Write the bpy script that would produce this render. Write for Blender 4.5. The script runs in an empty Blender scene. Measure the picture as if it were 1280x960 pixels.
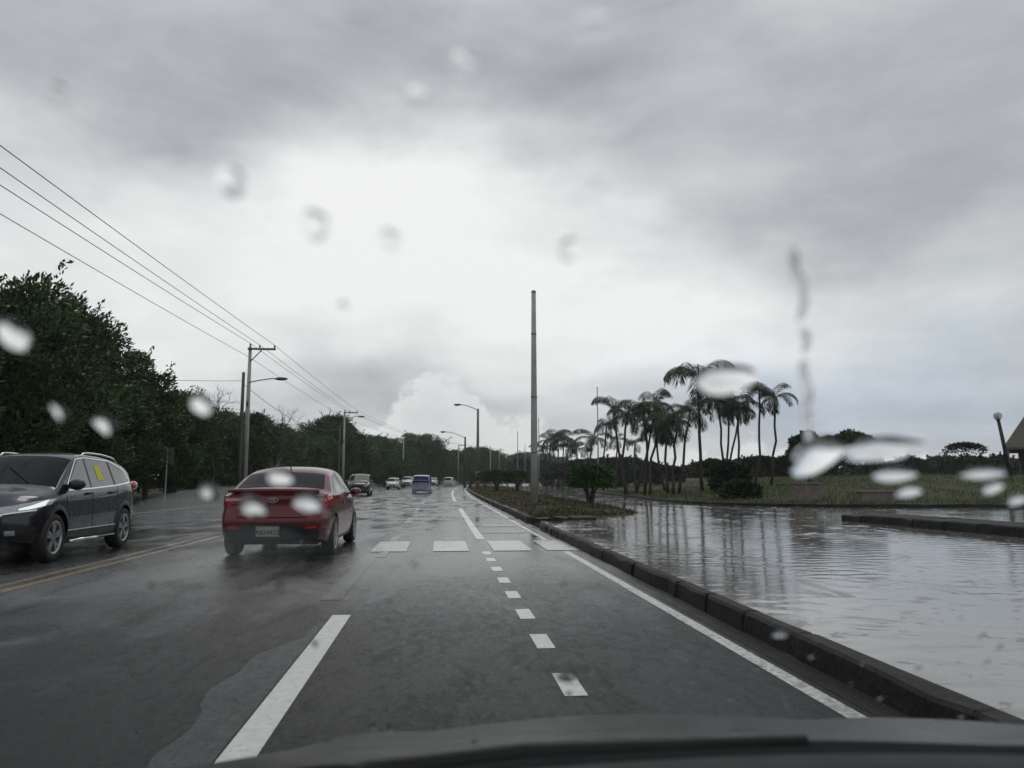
import bpy, math, random
import numpy as np
from mathutils import Vector, Matrix

C = bpy.context
SC = C.scene
COL = SC.collection
R = math.radians
rng = np.random.default_rng(7)
random.seed(7)

# ------------------------------------------------------------------ camera
CAM_H = 1.22
FPX = 960.0
PITCH = math.atan(120 / FPX)
YAW = math.atan(89 * math.cos(PITCH) / FPX)
cam_d = bpy.data.cameras.new('camera')
cam = bpy.data.objects.new('camera', cam_d)
COL.objects.link(cam)
cam.location = (0, 0, CAM_H)
cam.rotation_euler = (math.pi / 2 + PITCH, 0, -YAW)
cam_d.sensor_width = 36
cam_d.lens = 27
cam_d.clip_start = 0.02
cam_d.clip_end = 4000
cam_d.dof.use_dof = True
cam_d.dof.focus_distance = 13
cam_d.dof.aperture_fstop = 3.5
SC.camera = cam
_cm = cam.rotation_euler.to_matrix()


def ray(px, py):
    return (_cm @ Vector(((px - 640) / FPX, -(py - 480) / FPX, -1))).normalized()


def gp(px, py, z=0.0):
    d = ray(px, py)
    t = (z - CAM_H) / d.z
    return Vector((d.x * t, d.y * t, z))


def at(px, py, Y):
    d = ray(px, py)
    t = Y / d.y
    return Vector((d.x * t, Y, CAM_H + d.z * t))


# ------------------------------------------------------------------ render settings
SC.render.engine = 'CYCLES'
SC.view_settings.view_transform = 'Standard'
SC.view_settings.look = 'None'
SC.view_settings.exposure = 0
SC.view_settings.gamma = 1
SC.cycles.use_denoising = True
SC.cycles.max_bounces = 8
SC.cycles.transparent_max_bounces = 12
SC.cycles.transmission_bounces = 8
SC.cycles.volume_bounces = 0
SC.cycles.caustics_reflective = False
SC.cycles.caustics_refractive = False

# ------------------------------------------------------------------ world
W = bpy.data.worlds.new('World')
SC.world = W
W.use_nodes = True
nt = W.node_tree
nt.nodes.clear()


class NB:
    """small node builder"""
    def __init__(s, nt):
        s.nt = nt

    def n(s, t, **kw):
        o = s.nt.nodes.new(t)
        for k, v in kw.items():
            setattr(o, k, v)
        return o

    def set(s, sock, v):
        if hasattr(v, 'is_output'):
            s.nt.links.new(v, sock)
        else:
            sock.default_value = v

    def m(s, op, a, b=0.0, c=None, clamp=False):
        o = s.n('ShaderNodeMath', operation=op, use_clamp=clamp)
        s.set(o.inputs[0], a)
        s.set(o.inputs[1], b)
        if c is not None:
            s.set(o.inputs[2], c)
        return o.outputs[0]

    def noise(s, vec, scale, detail=4, rough=0.5, dist=0.0):
        o = s.n('ShaderNodeTexNoise')
        s.set(o.inputs['Vector'], vec)
        s.set(o.inputs['Scale'], scale)
        s.set(o.inputs['Detail'], detail)
        s.set(o.inputs['Roughness'], rough)
        s.set(o.inputs['Distortion'], dist)
        return o.outputs['Fac']

    def mapping(s, vec, scale=(1, 1, 1), loc=(0, 0, 0), rot=(0, 0, 0)):
        o = s.n('ShaderNodeMapping')
        s.set(o.inputs['Vector'], vec)
        o.inputs['Scale'].default_value = scale
        o.inputs['Location'].default_value = loc
        o.inputs['Rotation'].default_value = rot
        return o.outputs[0]

    def ramp(s, fac, stops):
        o = s.n('ShaderNodeValToRGB')
        s.set(o.inputs[0], fac)
        cr = o.color_ramp
        while len(cr.elements) < len(stops):
            cr.elements.new(0.5)
        for e, (p, c) in zip(cr.elements, stops):
            e.position = p
            e.color = (*c, 1) if len(c) == 3 else c
        return o.outputs[0]

    def mix(s, fac, a, b, typ='MIX'):
        o = s.n('ShaderNodeMix', data_type='RGBA', blend_type=typ)
        s.set(o.inputs[0], fac)
        s.set(o.inputs[6], a)
        s.set(o.inputs[7], b)
        return o.outputs[2]

    def rng(s, v, a, b, c=0.0, d=1.0, smooth=False):
        o = s.n('ShaderNodeMapRange')
        if smooth:
            o.interpolation_type = 'SMOOTHSTEP'
        s.set(o.inputs[0], v)
        for i, q in enumerate((a, b, c, d)):
            o.inputs[i + 1].default_value = q
        return o.outputs[0]


b = NB(nt)
tc = b.n('ShaderNodeTexCoord')
dirv = tc.outputs['Generated']
sep = b.n('ShaderNodeSeparateXYZ')
nt.links.new(dirv, sep.inputs[0])
az0 = b.m('ARCTAN2', sep.outputs[0], sep.outputs[1])
el0 = b.m('ARCSINE', sep.outputs[2])
n1 = b.noise(b.mapping(dirv, (1, 1, 1.6)), 3.2, 5, 0.55)
n2 = b.noise(b.mapping(dirv, (1, 1, 1.6), (5, 2, 1)), 3.0, 5, 0.55)
az = b.m('ADD', az0, b.m('MULTIPLY', b.m('SUBTRACT', n1, 0.5), 0.42))
el = b.m('ADD', el0, b.m('MULTIPLY', b.m('SUBTRACT', n2, 0.5), 0.26))


def azel(px, py):
    d = ray(px, py)
    return math.atan2(d.x, d.y), math.asin(d.z)


# cloud masses of this sky: (towards which azimuth/elevation, angular size, brightness added)
LOBES = [
    (600, 250, .24, .08, .28), (400, 320, .40, .11, .18), (720, 410, .40, .07, .08), (430, 255, .22, .06, .08), (120, 280, .25, .09, .07), (620, 440, .34, .12, .18), (100, 330, .30, .12, .13),
    (150, 110, .45, .10, -.10), (680, 70, .35, .06, -.12), (1180, 235, .26, .06, -.10),
    (960, 228, .12, .035, -.08), (780, 370, .16, .07, .14), (1230, 80, .3, .1, -.02),
    (1000, 430, .22, .06, .12), (760, 470, .35, .06, .10), (150, 480, .3, .08, .08),
    (1150, 520, .22, .05, -.06), (490, 470, .20, .055, -.32), (640, 520, .12, .05, -.08),
]
val = 0.562
for (px, py, sa, se, amp) in LOBES:
    a0, e0 = azel(px, py)
    u = b.m('DIVIDE', b.m('SUBTRACT', az, a0), sa)
    v = b.m('DIVIDE', b.m('SUBTRACT', el, e0), se)
    q = b.m('ADD', b.m('MULTIPLY', u, u), b.m('MULTIPLY', v, v))
    g = b.m('MULTIPLY', b.m('EXPONENT', b.m('MULTIPLY', q, -1.0)), amp)
    val = b.m('ADD', val, g)
# finer cloud texture on planar cloud layer
den = b.m('MAXIMUM', b.m('ADD', sep.outputs[2], 0.10), 0.05)
comb = b.n('ShaderNodeCombineXYZ')
nt.links.new(b.m('DIVIDE', sep.outputs[0], den), comb.inputs[0])
nt.links.new(b.m('DIVIDE', sep.outputs[1], den), comb.inputs[1])
nf = b.noise(comb.outputs[0], 1.1, 7, 0.55, 0.3)
ng = b.noise(b.mapping(dirv, (1, 1, 3)), 9, 6, 0.6)
val = b.m('ADD', val, b.m('MULTIPLY', b.m('SUBTRACT', nf, 0.5), 0.20))
val = b.m('ADD', val, b.m('MULTIPLY', b.m('SUBTRACT', ng, 0.5), 0.12))
bil = b.noise(b.mapping(dirv, (1, 1, 2.6), (2, 3, 5)), 4.2, 7, .56, .25)
bil2 = b.noise(b.mapping(dirv, (1, 1, 3.4), (7, 1, 2)), 2.1, 6, .6, .4)
val = b.m('ADD', val, b.m('MULTIPLY', b.m('SUBTRACT', b.rng(bil, .36, .64), .5), .10))
val = b.m('ADD', val, b.m('MULTIPLY', b.m('SUBTRACT', b.rng(bil2, .40, .60), .5), .05))
val = b.m('MINIMUM', b.m('MAXIMUM', val, 0.30), 0.93)
skyc = b.ramp(val, [(0.28, (.285, .297, .33)), (0.42, (.402, .416, .452)), (0.60, (.585, .61, .62)), (0.80, (.80, .81, .81)), (0.95, (.95, .95, .945))])
# pale blue break in the cloud low on the right
a0, e0 = azel(1120, 500)
u = b.m('DIVIDE', b.m('SUBTRACT', az, a0), .26)
v = b.m('DIVIDE', b.m('SUBTRACT', el, e0), .07)
bl = b.m('EXPONENT', b.m('MULTIPLY', b.m('ADD', b.m('MULTIPLY', u, u), b.m('MULTIPLY', v, v)), -1.0))
skyc = b.mix(b.m('MULTIPLY', bl, 0.85), skyc, (.90, 1.0, 1.13, 1), 'MULTIPLY')
# cumulus bank standing low over the road ahead
cn = b.noise(b.mapping(dirv, (1, 1, 1.2), (1, 4, 2)), 17, 6, .58)
cn2 = b.noise(dirv, 45, 4, .6)
qt = None
for (px, py, sa, hh) in ((545, 560, .085, .105), (468, 560, .05, .045), (640, 560, .07, .05)):
    a0, e0 = azel(px, py)
    u = b.m('DIVIDE', b.m('SUBTRACT', az0, a0), sa)
    g_ = b.m('MULTIPLY', b.m('EXPONENT', b.m('MULTIPLY', b.m('MULTIPLY', u, u), -1.0)), hh)
    g_ = b.m('SUBTRACT', g_, b.m('SUBTRACT', el0, e0))
    qt = g_ if qt is None else b.m('MAXIMUM', qt, g_)
qt = b.m('ADD', qt, b.m('MULTIPLY', b.m('SUBTRACT', cn, .56), .13))
cm = b.rng(qt, 0.0, .016, 0, 1, True)
cs = b.m('ADD', b.m('MULTIPLY', b.m('SUBTRACT', b.rng(cn2, .3, .7), .5), .10), b.rng(qt, 0, .07, .86, .72))
cum = b.ramp(cs, [(.55, (.60, .62, .63)), (.9, (.88, .885, .88))])
skyc = b.mix(b.m('MULTIPLY', cm, .8), skyc, cum)
# ground colour below the horizon
skyc = b.mix(b.rng(sep.outputs[2], -0.06, -0.01, 1, 0), skyc, (.12, .125, .12, 1))
SUN_EL, SUN_AZ = R(68), R(2)
nish = b.n('ShaderNodeTexSky')
nish.sky_type = 'NISHITA'
nish.sun_disc = False
nish.sun_elevation = SUN_EL
nish.sun_rotation = SUN_AZ
bg1 = b.n('ShaderNodeBackground')
nt.links.new(skyc, bg1.inputs[0])
bg1.inputs[1].default_value = 1.0
bg2 = b.n('ShaderNodeBackground')
nt.links.new(nish.outputs[0], bg2.inputs[0])
bg2.inputs[1].default_value = 0.08
mx = b.n('ShaderNodeMixShader')
mx.inputs[0].default_value = 0.04
nt.links.new(bg1.outputs[0], mx.inputs[1])
nt.links.new(bg2.outputs[0], mx.inputs[2])
wo = b.n('ShaderNodeOutputWorld')
nt.links.new(mx.outputs[0], wo.inputs[0])

sun_d = bpy.data.lights.new('sun', 'SUN')
sun_d.energy = 0.5
sun_d.angle = R(20)
sun_d.color = (1, .97, .93)
sun = bpy.data.objects.new('sun', sun_d)
COL.objects.link(sun)
sun.rotation_euler = (R(90) - SUN_EL, 0, math.pi - SUN_AZ)   # light comes from ahead, above the road

# ------------------------------------------------------------------ materials


def mat(name):
    m = bpy.data.materials.new(name)
    m.use_nodes = True
    t = m.node_tree
    bs = t.nodes['Principled BSDF']
    return m, NB(t), bs


def simple(name, col, rough=0.5, metal=0.0, var=0.15, scale=6.0, coat=0.0, spec=0.5, bump=0.0):
    m, b, bs = mat(name)
    tcn = b.n('ShaderNodeTexCoord')
    f = b.noise(tcn.outputs['Object'], scale, 5, 0.6)
    k = b.rng(f, 0.25, 0.75, 1 - var, 1 + var)
    c = b.mix(1.0, (*col, 1), (1, 1, 1, 1), 'MULTIPLY')
    vm = b.n('ShaderNodeVectorMath', operation='SCALE')
    b.set(vm.inputs[0], c)
    b.set(vm.inputs['Scale'], k)
    b.set(bs.inputs['Base Color'], vm.outputs[0])
    b.set(bs.inputs['Roughness'], b.rng(f, 0.2, 0.8, rough * .8, min(1, rough * 1.2)))
    bs.inputs['Metallic'].default_value = metal
    bs.inputs['Coat Weight'].default_value = coat
    bs.inputs['Coat Roughness'].default_value = 0.04
    bs.inputs['Specular IOR Level'].default_value = spec
    if bump:
        bp = b.n('ShaderNodeBump')
        bp.inputs['Strength'].default_value = bump
        bp.inputs['Distance'].default_value = 0.02
        b.set(bp.inputs['Height'], f)
        b.set(bs.inputs['Normal'], bp.outputs[0])
    return m


def wet_asphalt(name, base=(.022, .0225, .023), lo=0.07, hi=0.29, paint=None, wear=0.45):
    m, b, bs = mat(name)
    g = b.n('ShaderNodeNewGeometry')
    p = g.outputs['Position']
    big = b.noise(b.mapping(p, (.55, .16, 1)), 1.0, 5, .6)
    patch = b.noise(b.mapping(p, (1.3, .5, 1), (3, 7, 0)), 1.0, 6, .65, .6)
    fine = b.noise(p, 34, 7, .85)
    blot = b.noise(b.mapping(p, (2.6, 1.0, 1), (1, 5, 0)), 4.0, 9, .85, .5)
    mid = b.noise(p, 14, 4, .6)
    col = b.mix(b.rng(big, .3, .7), (*[c * .72 for c in base], 1), (*[c * 1.35 for c in base], 1))
    # old pale scabs of paint and patched surface
    col = b.mix(b.m('MULTIPLY', b.rng(patch, .60, .70), .25), col, (.10, .10, .098, 1))
    col = b.mix(b.m('MULTIPLY', b.rng(fine, .50, .68), .8), col, (*[c * 3.2 for c in base], 1))
    rg = b.rng(patch, .30, .66, lo, hi, True)
    # thinner water film on the nearer stretch, its reflection cut to darken it
    sp = b.n('ShaderNodeSeparateXYZ')
    b.set(sp.inputs[0], p)
    wobble = b.m('ADD', sp.outputs[1], b.m('MULTIPLY', b.m('SUBTRACT', patch, .5), 14.0))
    near = b.rng(wobble, 5.0, 16.0, 1.0, 0.0, True)
    rg = b.m('ADD', rg, b.m('MULTIPLY', near, b.rng(blot, .36, .64, .03, .38)))
    if paint is not None:
        wm = b.m('MULTIPLY', b.rng(b.noise(p, 26, 5, .75), wear - .08, wear + .10, 1, 0), b.rng(b.noise(p, 3, 3, .6), wear - .02, wear + .3, 1, .25))
        pc = b.mix(b.rng(mid, .3, .7), (*[c * .82 for c in paint], 1), (*paint, 1))
        col = b.mix(b.m('SUBTRACT', 1.0, wm, clamp=True), pc, col)
        rg = b.m('ADD', rg, .08)
    b.set(bs.inputs['Base Color'], col)
    b.set(bs.inputs['Roughness'], rg)
    b.set(bs.inputs['Specular IOR Level'], b.m('SUBTRACT', 1.0, b.m('MULTIPLY', near, .85)))
    b.set(bs.inputs['IOR'], b.m('SUBTRACT', 2.35, b.m('MULTIPLY', near, .85)))
    bp = b.n('ShaderNodeBump')
    b.set(bp.inputs['Strength'], b.m('ADD', .055, b.m('MULTIPLY', near, .9)))
    bp.inputs['Distance'].default_value = 0.016
    h = b.m('ADD', b.m('MULTIPLY', fine, .55), b.m('ADD', b.m('MULTIPLY', mid, .5), b.m('MULTIPLY', patch, 1.0)))
    b.set(bp.inputs['Height'], h)
    b.set(bs.inputs['Normal'], bp.outputs[0])
    return m


def flooded(name):
    m, b, bs = mat(name)
    g = b.n('ShaderNodeNewGeometry')
    p = g.outputs['Position']
    n = b.noise(b.mapping(p, (.5, .5, 1)), 1.0, 5, .6)
    n2 = b.noise(b.mapping(p, (1, .6, 1), (9, 1, 0)), 1.4, 6, .7, .8)
    spots = b.noise(p, 5.0, 4, .6, .4)
    dry = b.m('MAXIMUM', b.m('MAXIMUM', b.rng(n2, .56, .66), b.rng(spots, .61, .67)), b.rng(b.noise(b.mapping(p, (.6, 3.0, 1), (4, 4, 0)), 2.2, 6, .72, .6), .62, .67))
    col = b.mix(b.rng(n, .3, .7), (.10, .094, .088, 1), (.17, .16, .152, 1))
    col = b.mix(b.m('MULTIPLY', dry, .75), col, (.05, .046, .042, 1))
    b.set(bs.inputs['Base Color'], col)
    b.set(bs.inputs['Roughness'], b.m('ADD', b.m('MULTIPLY', dry, .30), .035))
    bs.inputs['IOR'].default_value = 2.9
    bs.inputs['Specular IOR Level'].default_value = .5
    rip = b.noise(b.mapping(p, (.9, 3.4, 1)), 4.0, 4, .6, .4)
    rip2 = b.noise(b.mapping(p, (1, 1.8, 1)), 26, 3, .6)
    bp = b.n('ShaderNodeBump')
    bp.inputs['Strength'].default_value = 0.09
    bp.inputs['Distance'].default_value = 0.010
    b.set(bp.inputs['Height'], b.m('ADD', b.m('ADD', rip, b.m('MULTIPLY', rip2, .55)), b.m('MULTIPLY', dry, .35)))
    b.set(bs.inputs['Normal'], bp.outputs[0])
    return m


def leafmat(name, dark, light, sc=1.2):
    m, b, bs = mat(name)
    tcn = b.n('ShaderNodeTexCoord')
    oi = b.n('ShaderNodeObjectInfo')
    f = b.noise(tcn.outputs['Object'], sc, 4, .6)
    f2 = b.noise(tcn.outputs['Object'], 14, 2, .6)
    k = b.m('ADD', b.m('MULTIPLY', b.rng(f, .3, .7), .65), b.m('MULTIPLY', b.rng(f2, .3, .7), .35))
    c = b.mix(k, (*dark, 1), (*light, 1))
    hs = b.n('ShaderNodeHueSaturation')
    b.set(hs.inputs['Color'], c)
    b.set(hs.inputs['Value'], b.rng(oi.outputs['Random'], 0, 1, .75, 1.25))
    b.set(hs.inputs['Hue'], b.rng(oi.outputs['Random'], 0, 1, .485, .515))
    b.set(bs.inputs['Base Color'], hs.outputs[0])
    bs.inputs['Roughness'].default_value = .5
    bs.inputs['Specular IOR Level'].default_value = .28
    return m


def groundmat(name, a, bb, cc, sc=0.6, rough=.8, bump=.4):
    m, b, bs = mat(name)
    g = b.n('ShaderNodeNewGeometry')
    p = g.outputs['Position']
    f = b.noise(p, sc, 6, .65)
    f2 = b.noise(p, sc * 9, 5, .7)
    c = b.mix(b.rng(f, .35, .65), (*a, 1), (*bb, 1))
    c = b.mix(b.rng(f2, .5, .7), c, (*cc, 1))
    b.set(bs.inputs['Base Color'], c)
    bs.inputs['Roughness'].default_value = rough
    bs.inputs['Specular IOR Level'].default_value = .2
    bp = b.n('ShaderNodeBump')
    bp.inputs['Strength'].default_value = bump
    bp.inputs['Distance'].default_value = .05
    b.set(bp.inputs['Height'], f2)
    b.set(bs.inputs['Normal'], bp.outputs[0])
    return m


def emis(name, col, st):
    m, b, bs = mat(name)
    bs.inputs['Base Color'].default_value = (*col, 1)
    bs.inputs['Emission Color'].default_value = (*col, 1)
    bs.inputs['Emission Strength'].default_value = st
    bs.inputs['Roughness'].default_value = .1
    return m


M = {}
M['asphalt'] = wet_asphalt('wet_asphalt')
M['paint_new'] = wet_asphalt('road_paint_fresh', paint=(.72, .73, .69), wear=.66)
M['paint_mid'] = wet_asphalt('road_paint', paint=(.70, .71, .69), wear=.57)
M['paint_cross'] = wet_asphalt('crosswalk_paint', paint=(.68, .69, .67), wear=.535)
M['paint_old'] = wet_asphalt('road_paint_worn', paint=(.42, .43, .42), wear=.47)
M['paint_ghost'] = wet_asphalt('road_paint_ghost', base=(.055, .056, .057), paint=(.10, .104, .104), wear=.50)
M['paint_yellow'] = wet_asphalt('road_paint_yellow', paint=(.30, .185, .045), wear=.49)
M['gutter'] = wet_asphalt('gutter_asphalt', base=(.022, .022, .022), lo=.2, hi=.55)
M['flood'] = flooded('flooded_concrete')
M['kerb'] = groundmat('kerb_concrete', (.010, .0095, .009), (.024, .022, .020), (.006, .006, .006), 1.4, .6)
M['kerb_top'] = groundmat('kerb_concrete_pale', (.12, .115, .10), (.19, .18, .16), (.06, .055, .05), 1.4, .45)
M['soil'] = groundmat('median_soil', (.045, .033, .018), (.060, .055, .022), (.030, .022, .012), .8, .9)
M['verge'] = groundmat('verge_soil', (.016, .018, .010), (.030, .032, .016), (.012, .011, .008), .5, .9)
M['field'] = groundmat('field_soil', (.050, .058, .024), (.075, .070, .034), (.032, .036, .016), .35, .9)
M['grass'] = leafmat('grass_blades', (.030, .052, .014), (.080, .095, .030), .5)
M['grass_dry'] = leafmat('median_grass_blades', (.040, .050, .014), (.085, .080, .026), .7)
M['leaf'] = leafmat('tree_leaves', (.018, .040, .013), (.085, .145, .045), .8)
M['leaf2'] = leafmat('tree_leaves_olive', (.024, .042, .013), (.100, .140, .045), .8)
M['leaf_bush'] = leafmat('bush_leaves', (.026, .055, .016), (.070, .125, .034), 2.5)
M['leaf_palm'] = leafmat('palm_leaves', (.012, .022, .010), (.036, .054, .018), 1.5)
M['leaf_dark'] = leafmat('far_leaves', (.014, .022, .012), (.035, .048, .022))
M['bark'] = simple('bark', (.055, .046, .038), .8, var=.4, scale=5, bump=.5)
M['bark_palm'] = simple('palm_bark', (.042, .037, .031), .75, var=.35, scale=4, bump=.4)
M['concrete'] = simple('pole_concrete', (.36, .365, .35), .65, var=.22, scale=2.2, bump=.3)
M['concrete_dk'] = simple('pole_concrete_dark', (.15, .15, .148), .65, var=.25, scale=2.2, bump=.3)
M['wood_pole'] = simple('pole_wood', (.085, .075, .066), .8, var=.3, scale=3, bump=.4)
M['steel'] = simple('galvanised_steel', (.30, .31, .32), .45, metal=.6, var=.15)
M['steel_dk'] = simple('dark_steel', (.07, .07, .072), .5, metal=.4, var=.2)
M['orange'] = simple('pole_base_orange', (.24, .12, .085), .6, var=.25, scale=2)
M['rust_brown'] = simple('pole_base_brown', (.10, .055, .042), .7, var=.3, scale=2)
M['wire'] = simple('wire_black', (.035, .035, .037), .5, var=.1)
M['porcelain'] = simple('insulator', (.05, .045, .045), .25, var=.1)
M['lampglass'] = simple('lamp_lens', (.42, .42, .40), .2, var=.1)
M['tyre'] = simple('tyre_rubber', (.012, .012, .0125), .7, var=.2, scale=20)
M['alloy'] = simple('alloy', (.36, .37, .38), .3, metal=.7, var=.1)
M['black_trim'] = simple('black_trim', (.012, .0125, .013), .45, var=.15)
M['gap'] = simple('panel_gap', (.006, .006, .006), .8, var=.1)
M['chrome'] = simple('chrome', (.72, .74, .76), .12, metal=1.0, var=.05)
M['glass_dk'] = simple('tinted_glass', (.006, .0075, .009), .05, var=.1, spec=.10)
M['glass_side'] = simple('side_glass', (.15, .16, .17), .04, var=.1, spec=.9)  # pale grey base stands in for reflections on the side windows
M['red_paint'] = simple('red_paint', (.115, .005, .012), .3, metal=.3, var=.04, coat=.5)
M['navy_paint'] = simple('charcoal_blue_paint', (.008, .0095, .023), .28, metal=.2, var=.04, coat=.6)
M['black_paint'] = simple('black_paint', (.012, .013, .015), .25, metal=.1, var=.04, coat=1.0)
M['white_paint'] = simple('white_paint', (.62, .63, .63), .3, var=.04, coat=1.0)
M['silver_paint'] = simple('silver_paint', (.40, .42, .42), .3, metal=.4, var=.04, coat=1.0)
M['blue_paint'] = simple('blue_paint', (.085, .115, .30), .3, metal=.15, var=.04, coat=1.0)
M['tail_red'] = simple('tail_lens', (.45, .010, .015), .12, var=.05, coat=1.0)
M['tail_clear'] = simple('clear_lens', (.50, .44, .43), .1, var=.05, coat=1.0)
M['headlamp'] = simple('headlamp_lens', (.40, .42, .44), .06, metal=.4, var=.4, scale=12, coat=1.0)
M['lit'] = emis('lit_lamp', (.9, .93, .95), .55)
M['yellow'] = simple('yellow_paper', (.62, .58, .04), .7, var=.06)
M['plate'] = simple('plate_face', (.24, .27, .24), .5, var=.08)
M['plate_ink'] = simple('plate_ink', (.02, .025, .022), .5, var=.05)
M['bonnet'] = simple('bonnet_paint', (.012, .0135, .0145), .22, metal=.0, var=.35, scale=11, coat=.0, spec=.22, bump=.5)
M['dash'] = simple('dashboard_plastic', (.004, .004, .0045), .75, var=.2)
M['rust_wall'] = groundmat('stained_concrete', (.16, .125, .11), (.22, .19, .17), (.07, .05, .045), 2.2, .8)
M['roof_brown'] = groundmat('roof_shingle', (.11, .098, .085), (.15, .135, .12), (.07, .06, .052), 1.0, .8)
M['wall_dark'] = groundmat('dark_wall', (.03, .026, .022), (.05, .045, .04), (.018, .016, .014), 1.0, .8)
M['sign_grey'] = simple('sign_back', (.10, .105, .105), .5, metal=.2, var=.15)

mw, bw, bsw = mat('rain_water')
bw.nt.nodes.remove(bsw)
gl = bw.n('ShaderNodeBsdfGlass')
gl.inputs['IOR'].default_value = 1.33
gl.inputs['Roughness'].default_value = 0.0
gl.inputs['Color'].default_value = (1, 1, 1, 1)
bw.nt.links.new(gl.outputs[0], bw.nt.nodes['Material Output'].inputs[0])
M['water'] = mw
mp, bpn, bsp = mat('clean_glass')
bpn.nt.nodes.remove(bsp)
tr = bpn.n('ShaderNodeBsdfTransparent')
bpn.nt.links.new(tr.outputs[0], bpn.nt.nodes['Material Output'].inputs[0])
M['pane'] = mp
mg, bg_, bsg = mat('globe_glass')
bsg.inputs['Base Color'].default_value = (.8, .82, .82, 1)
bsg.inputs['Transmission Weight'].default_value = .55
bsg.inputs['Roughness'].default_value = .25
M['globe'] = mg

# ------------------------------------------------------------------ mesh helpers


class MB:
    def __init__(s):
        s.v = []
        s.f = []

    def add(s, verts, faces):
        o = len(s.v)
        s.v.extend([tuple(p) for p in verts])
        s.f.extend([tuple(i + o for i in f) for f in faces])

    def box(s, c, d, rot=None, taper=1.0):
        x, y, z = d[0] / 2, d[1] / 2, d[2] / 2
        vs = []
        for dz in (-1, 1):
            k = taper if dz > 0 else 1
            for dx, dy in ((-1, -1), (1, -1), (1, 1), (-1, 1)):
                p = Vector((dx * x * k, dy * y * k, dz * z))
                if rot is not None:
                    p = rot @ p
                vs.append(Vector(c) + p)
        s.add(vs, [(3, 2, 1, 0), (4, 5, 6, 7), (0, 1, 5, 4), (1, 2, 6, 5), (2, 3, 7, 6), (3, 0, 4, 7)])

    def tube(s, pts, rad, seg=8, cap=True):
        pts = [Vector(p) for p in pts]
        if not hasattr(rad, '__len__'):
            rad = [rad] * len(pts)
        vs, fs = [], []
        prev = None
        for i, p in enumerate(pts):
            t = (pts[min(i + 1, len(pts) - 1)] - pts[max(i - 1, 0)]).normalized()
            if prev is None:
                a = Vector((1, 0, 0)) if abs(t.x) < .9 else Vector((0, 1, 0))
                u = (a - t * a.dot(t)).normalized()
            else:
                u = (prev - t * prev.dot(t)).normalized()
            prev = u
            w = t.cross(u)
            for k in range(seg):
                an = 2 * math.pi * k / seg
                vs.append(p + (u * math.cos(an) + w * math.sin(an)) * rad[i])
        for i in range(len(pts) - 1):
            for k in range(seg):
                k2 = (k + 1) % seg
                fs.append((i * seg + k, i * seg + k2, (i + 1) * seg + k2, (i + 1) * seg + k))
        if cap:
            fs.append(tuple(range(seg - 1, -1, -1)))
            fs.append(tuple(range((len(pts) - 1) * seg, len(pts) * seg)))
        s.add(vs, fs)

    def lathe(s, prof, axis='z', seg=24, c=(0, 0, 0)):
        vs, fs = [], []
        n = len(prof)
        for k in range(seg):
            a = 2 * math.pi * k / seg
            for (r, h) in prof:
                if axis == 'z':
                    p = (r * math.cos(a), r * math.sin(a), h)
                elif axis == 'x':
                    p = (h, r * math.cos(a), r * math.sin(a))
                else:
                    p = (r * math.cos(a), h, r * math.sin(a))
                vs.append((p[0] + c[0], p[1] + c[1], p[2] + c[2]))
        for k in range(seg):
            k2 = (k + 1) % seg
            for i in range(n - 1):
                fs.append((k * n + i, k2 * n + i, k2 * n + i + 1, k * n + i + 1))
        s.add(vs, fs)

    def sphere(s, c, r, seg=16, rings=10):
        if not hasattr(r, '__len__'):
            r = (r, r, r)
        vs, fs = [], []
        for i in range(rings + 1):
            th = math.pi * i / rings
            for k in range(seg):
                a = 2 * math.pi * k / seg
                vs.append((c[0] + r[0] * math.sin(th) * math.cos(a), c[1] + r[1] * math.sin(th) * math.sin(a), c[2] + r[2] * math.cos(th)))
        for i in range(rings):
            for k in range(seg):
                k2 = (k + 1) % seg
                fs.append((i * seg + k, (i + 1) * seg + k, (i + 1) * seg + k2, i * seg + k2))
        s.add(vs, fs)

    def grid(s, P, flip=False):
        """P: rows x cols list of points"""
        r, c = len(P), len(P[0])
        vs = [p for row in P for p in row]
        fs = []
        for i in range(r - 1):
            for j in range(c - 1):
                q = (i * c + j, i * c + j + 1, (i + 1) * c + j + 1, (i + 1) * c + j)
                fs.append(q[::-1] if flip else q)
        s.add(vs, fs)

    def build(s, name, m, parent=None, smooth=False, solid=0.0):
        me = bpy.data.meshes.new(name)
        me.from_pydata([tuple(v) for v in s.v], [], s.f)
        me.materials.append(m)
        if smooth:
            for p in me.polygons:
                p.use_smooth = True
        me.update()
        o = bpy.data.objects.new(name, me)
        COL.objects.link(o)
        if parent is not None:
            o.parent = parent
        if solid:
            md = o.modifiers.new('solid', 'SOLIDIFY')
            md.thickness = solid
            md.offset = 1
        return o


def quads_object(name, V, m, parent=None):
    """V: (n,4,3) array of quads -> one mesh object (leaves, blades)"""
    n = len(V)
    me = bpy.data.meshes.new(name)
    me.vertices.add(n * 4)
    me.vertices.foreach_set('co', V.reshape(-1).astype(np.float32))
    me.loops.add(n * 4)
    me.loops.foreach_set('vertex_index', np.arange(n * 4, dtype=np.int32))
    me.polygons.add(n)
    me.polygons.foreach_set('loop_start', np.arange(0, n * 4, 4, dtype=np.int32))
    me.polygons.foreach_set('loop_total', np.full(n, 4, dtype=np.int32))
    me.materials.append(m)
    me.update(calc_edges=True)
    o = bpy.data.objects.new(name, me)
    COL.objects.link(o)
    if parent is not None:
        o.parent = parent
    return o


def tag(o, label=None, cat=None, group=None, kind=None):
    if label:
        o['label'] = label
    if cat:
        o['category'] = cat
    if group:
        o['group'] = group
    if kind:
        o['kind'] = kind
    return o


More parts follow.
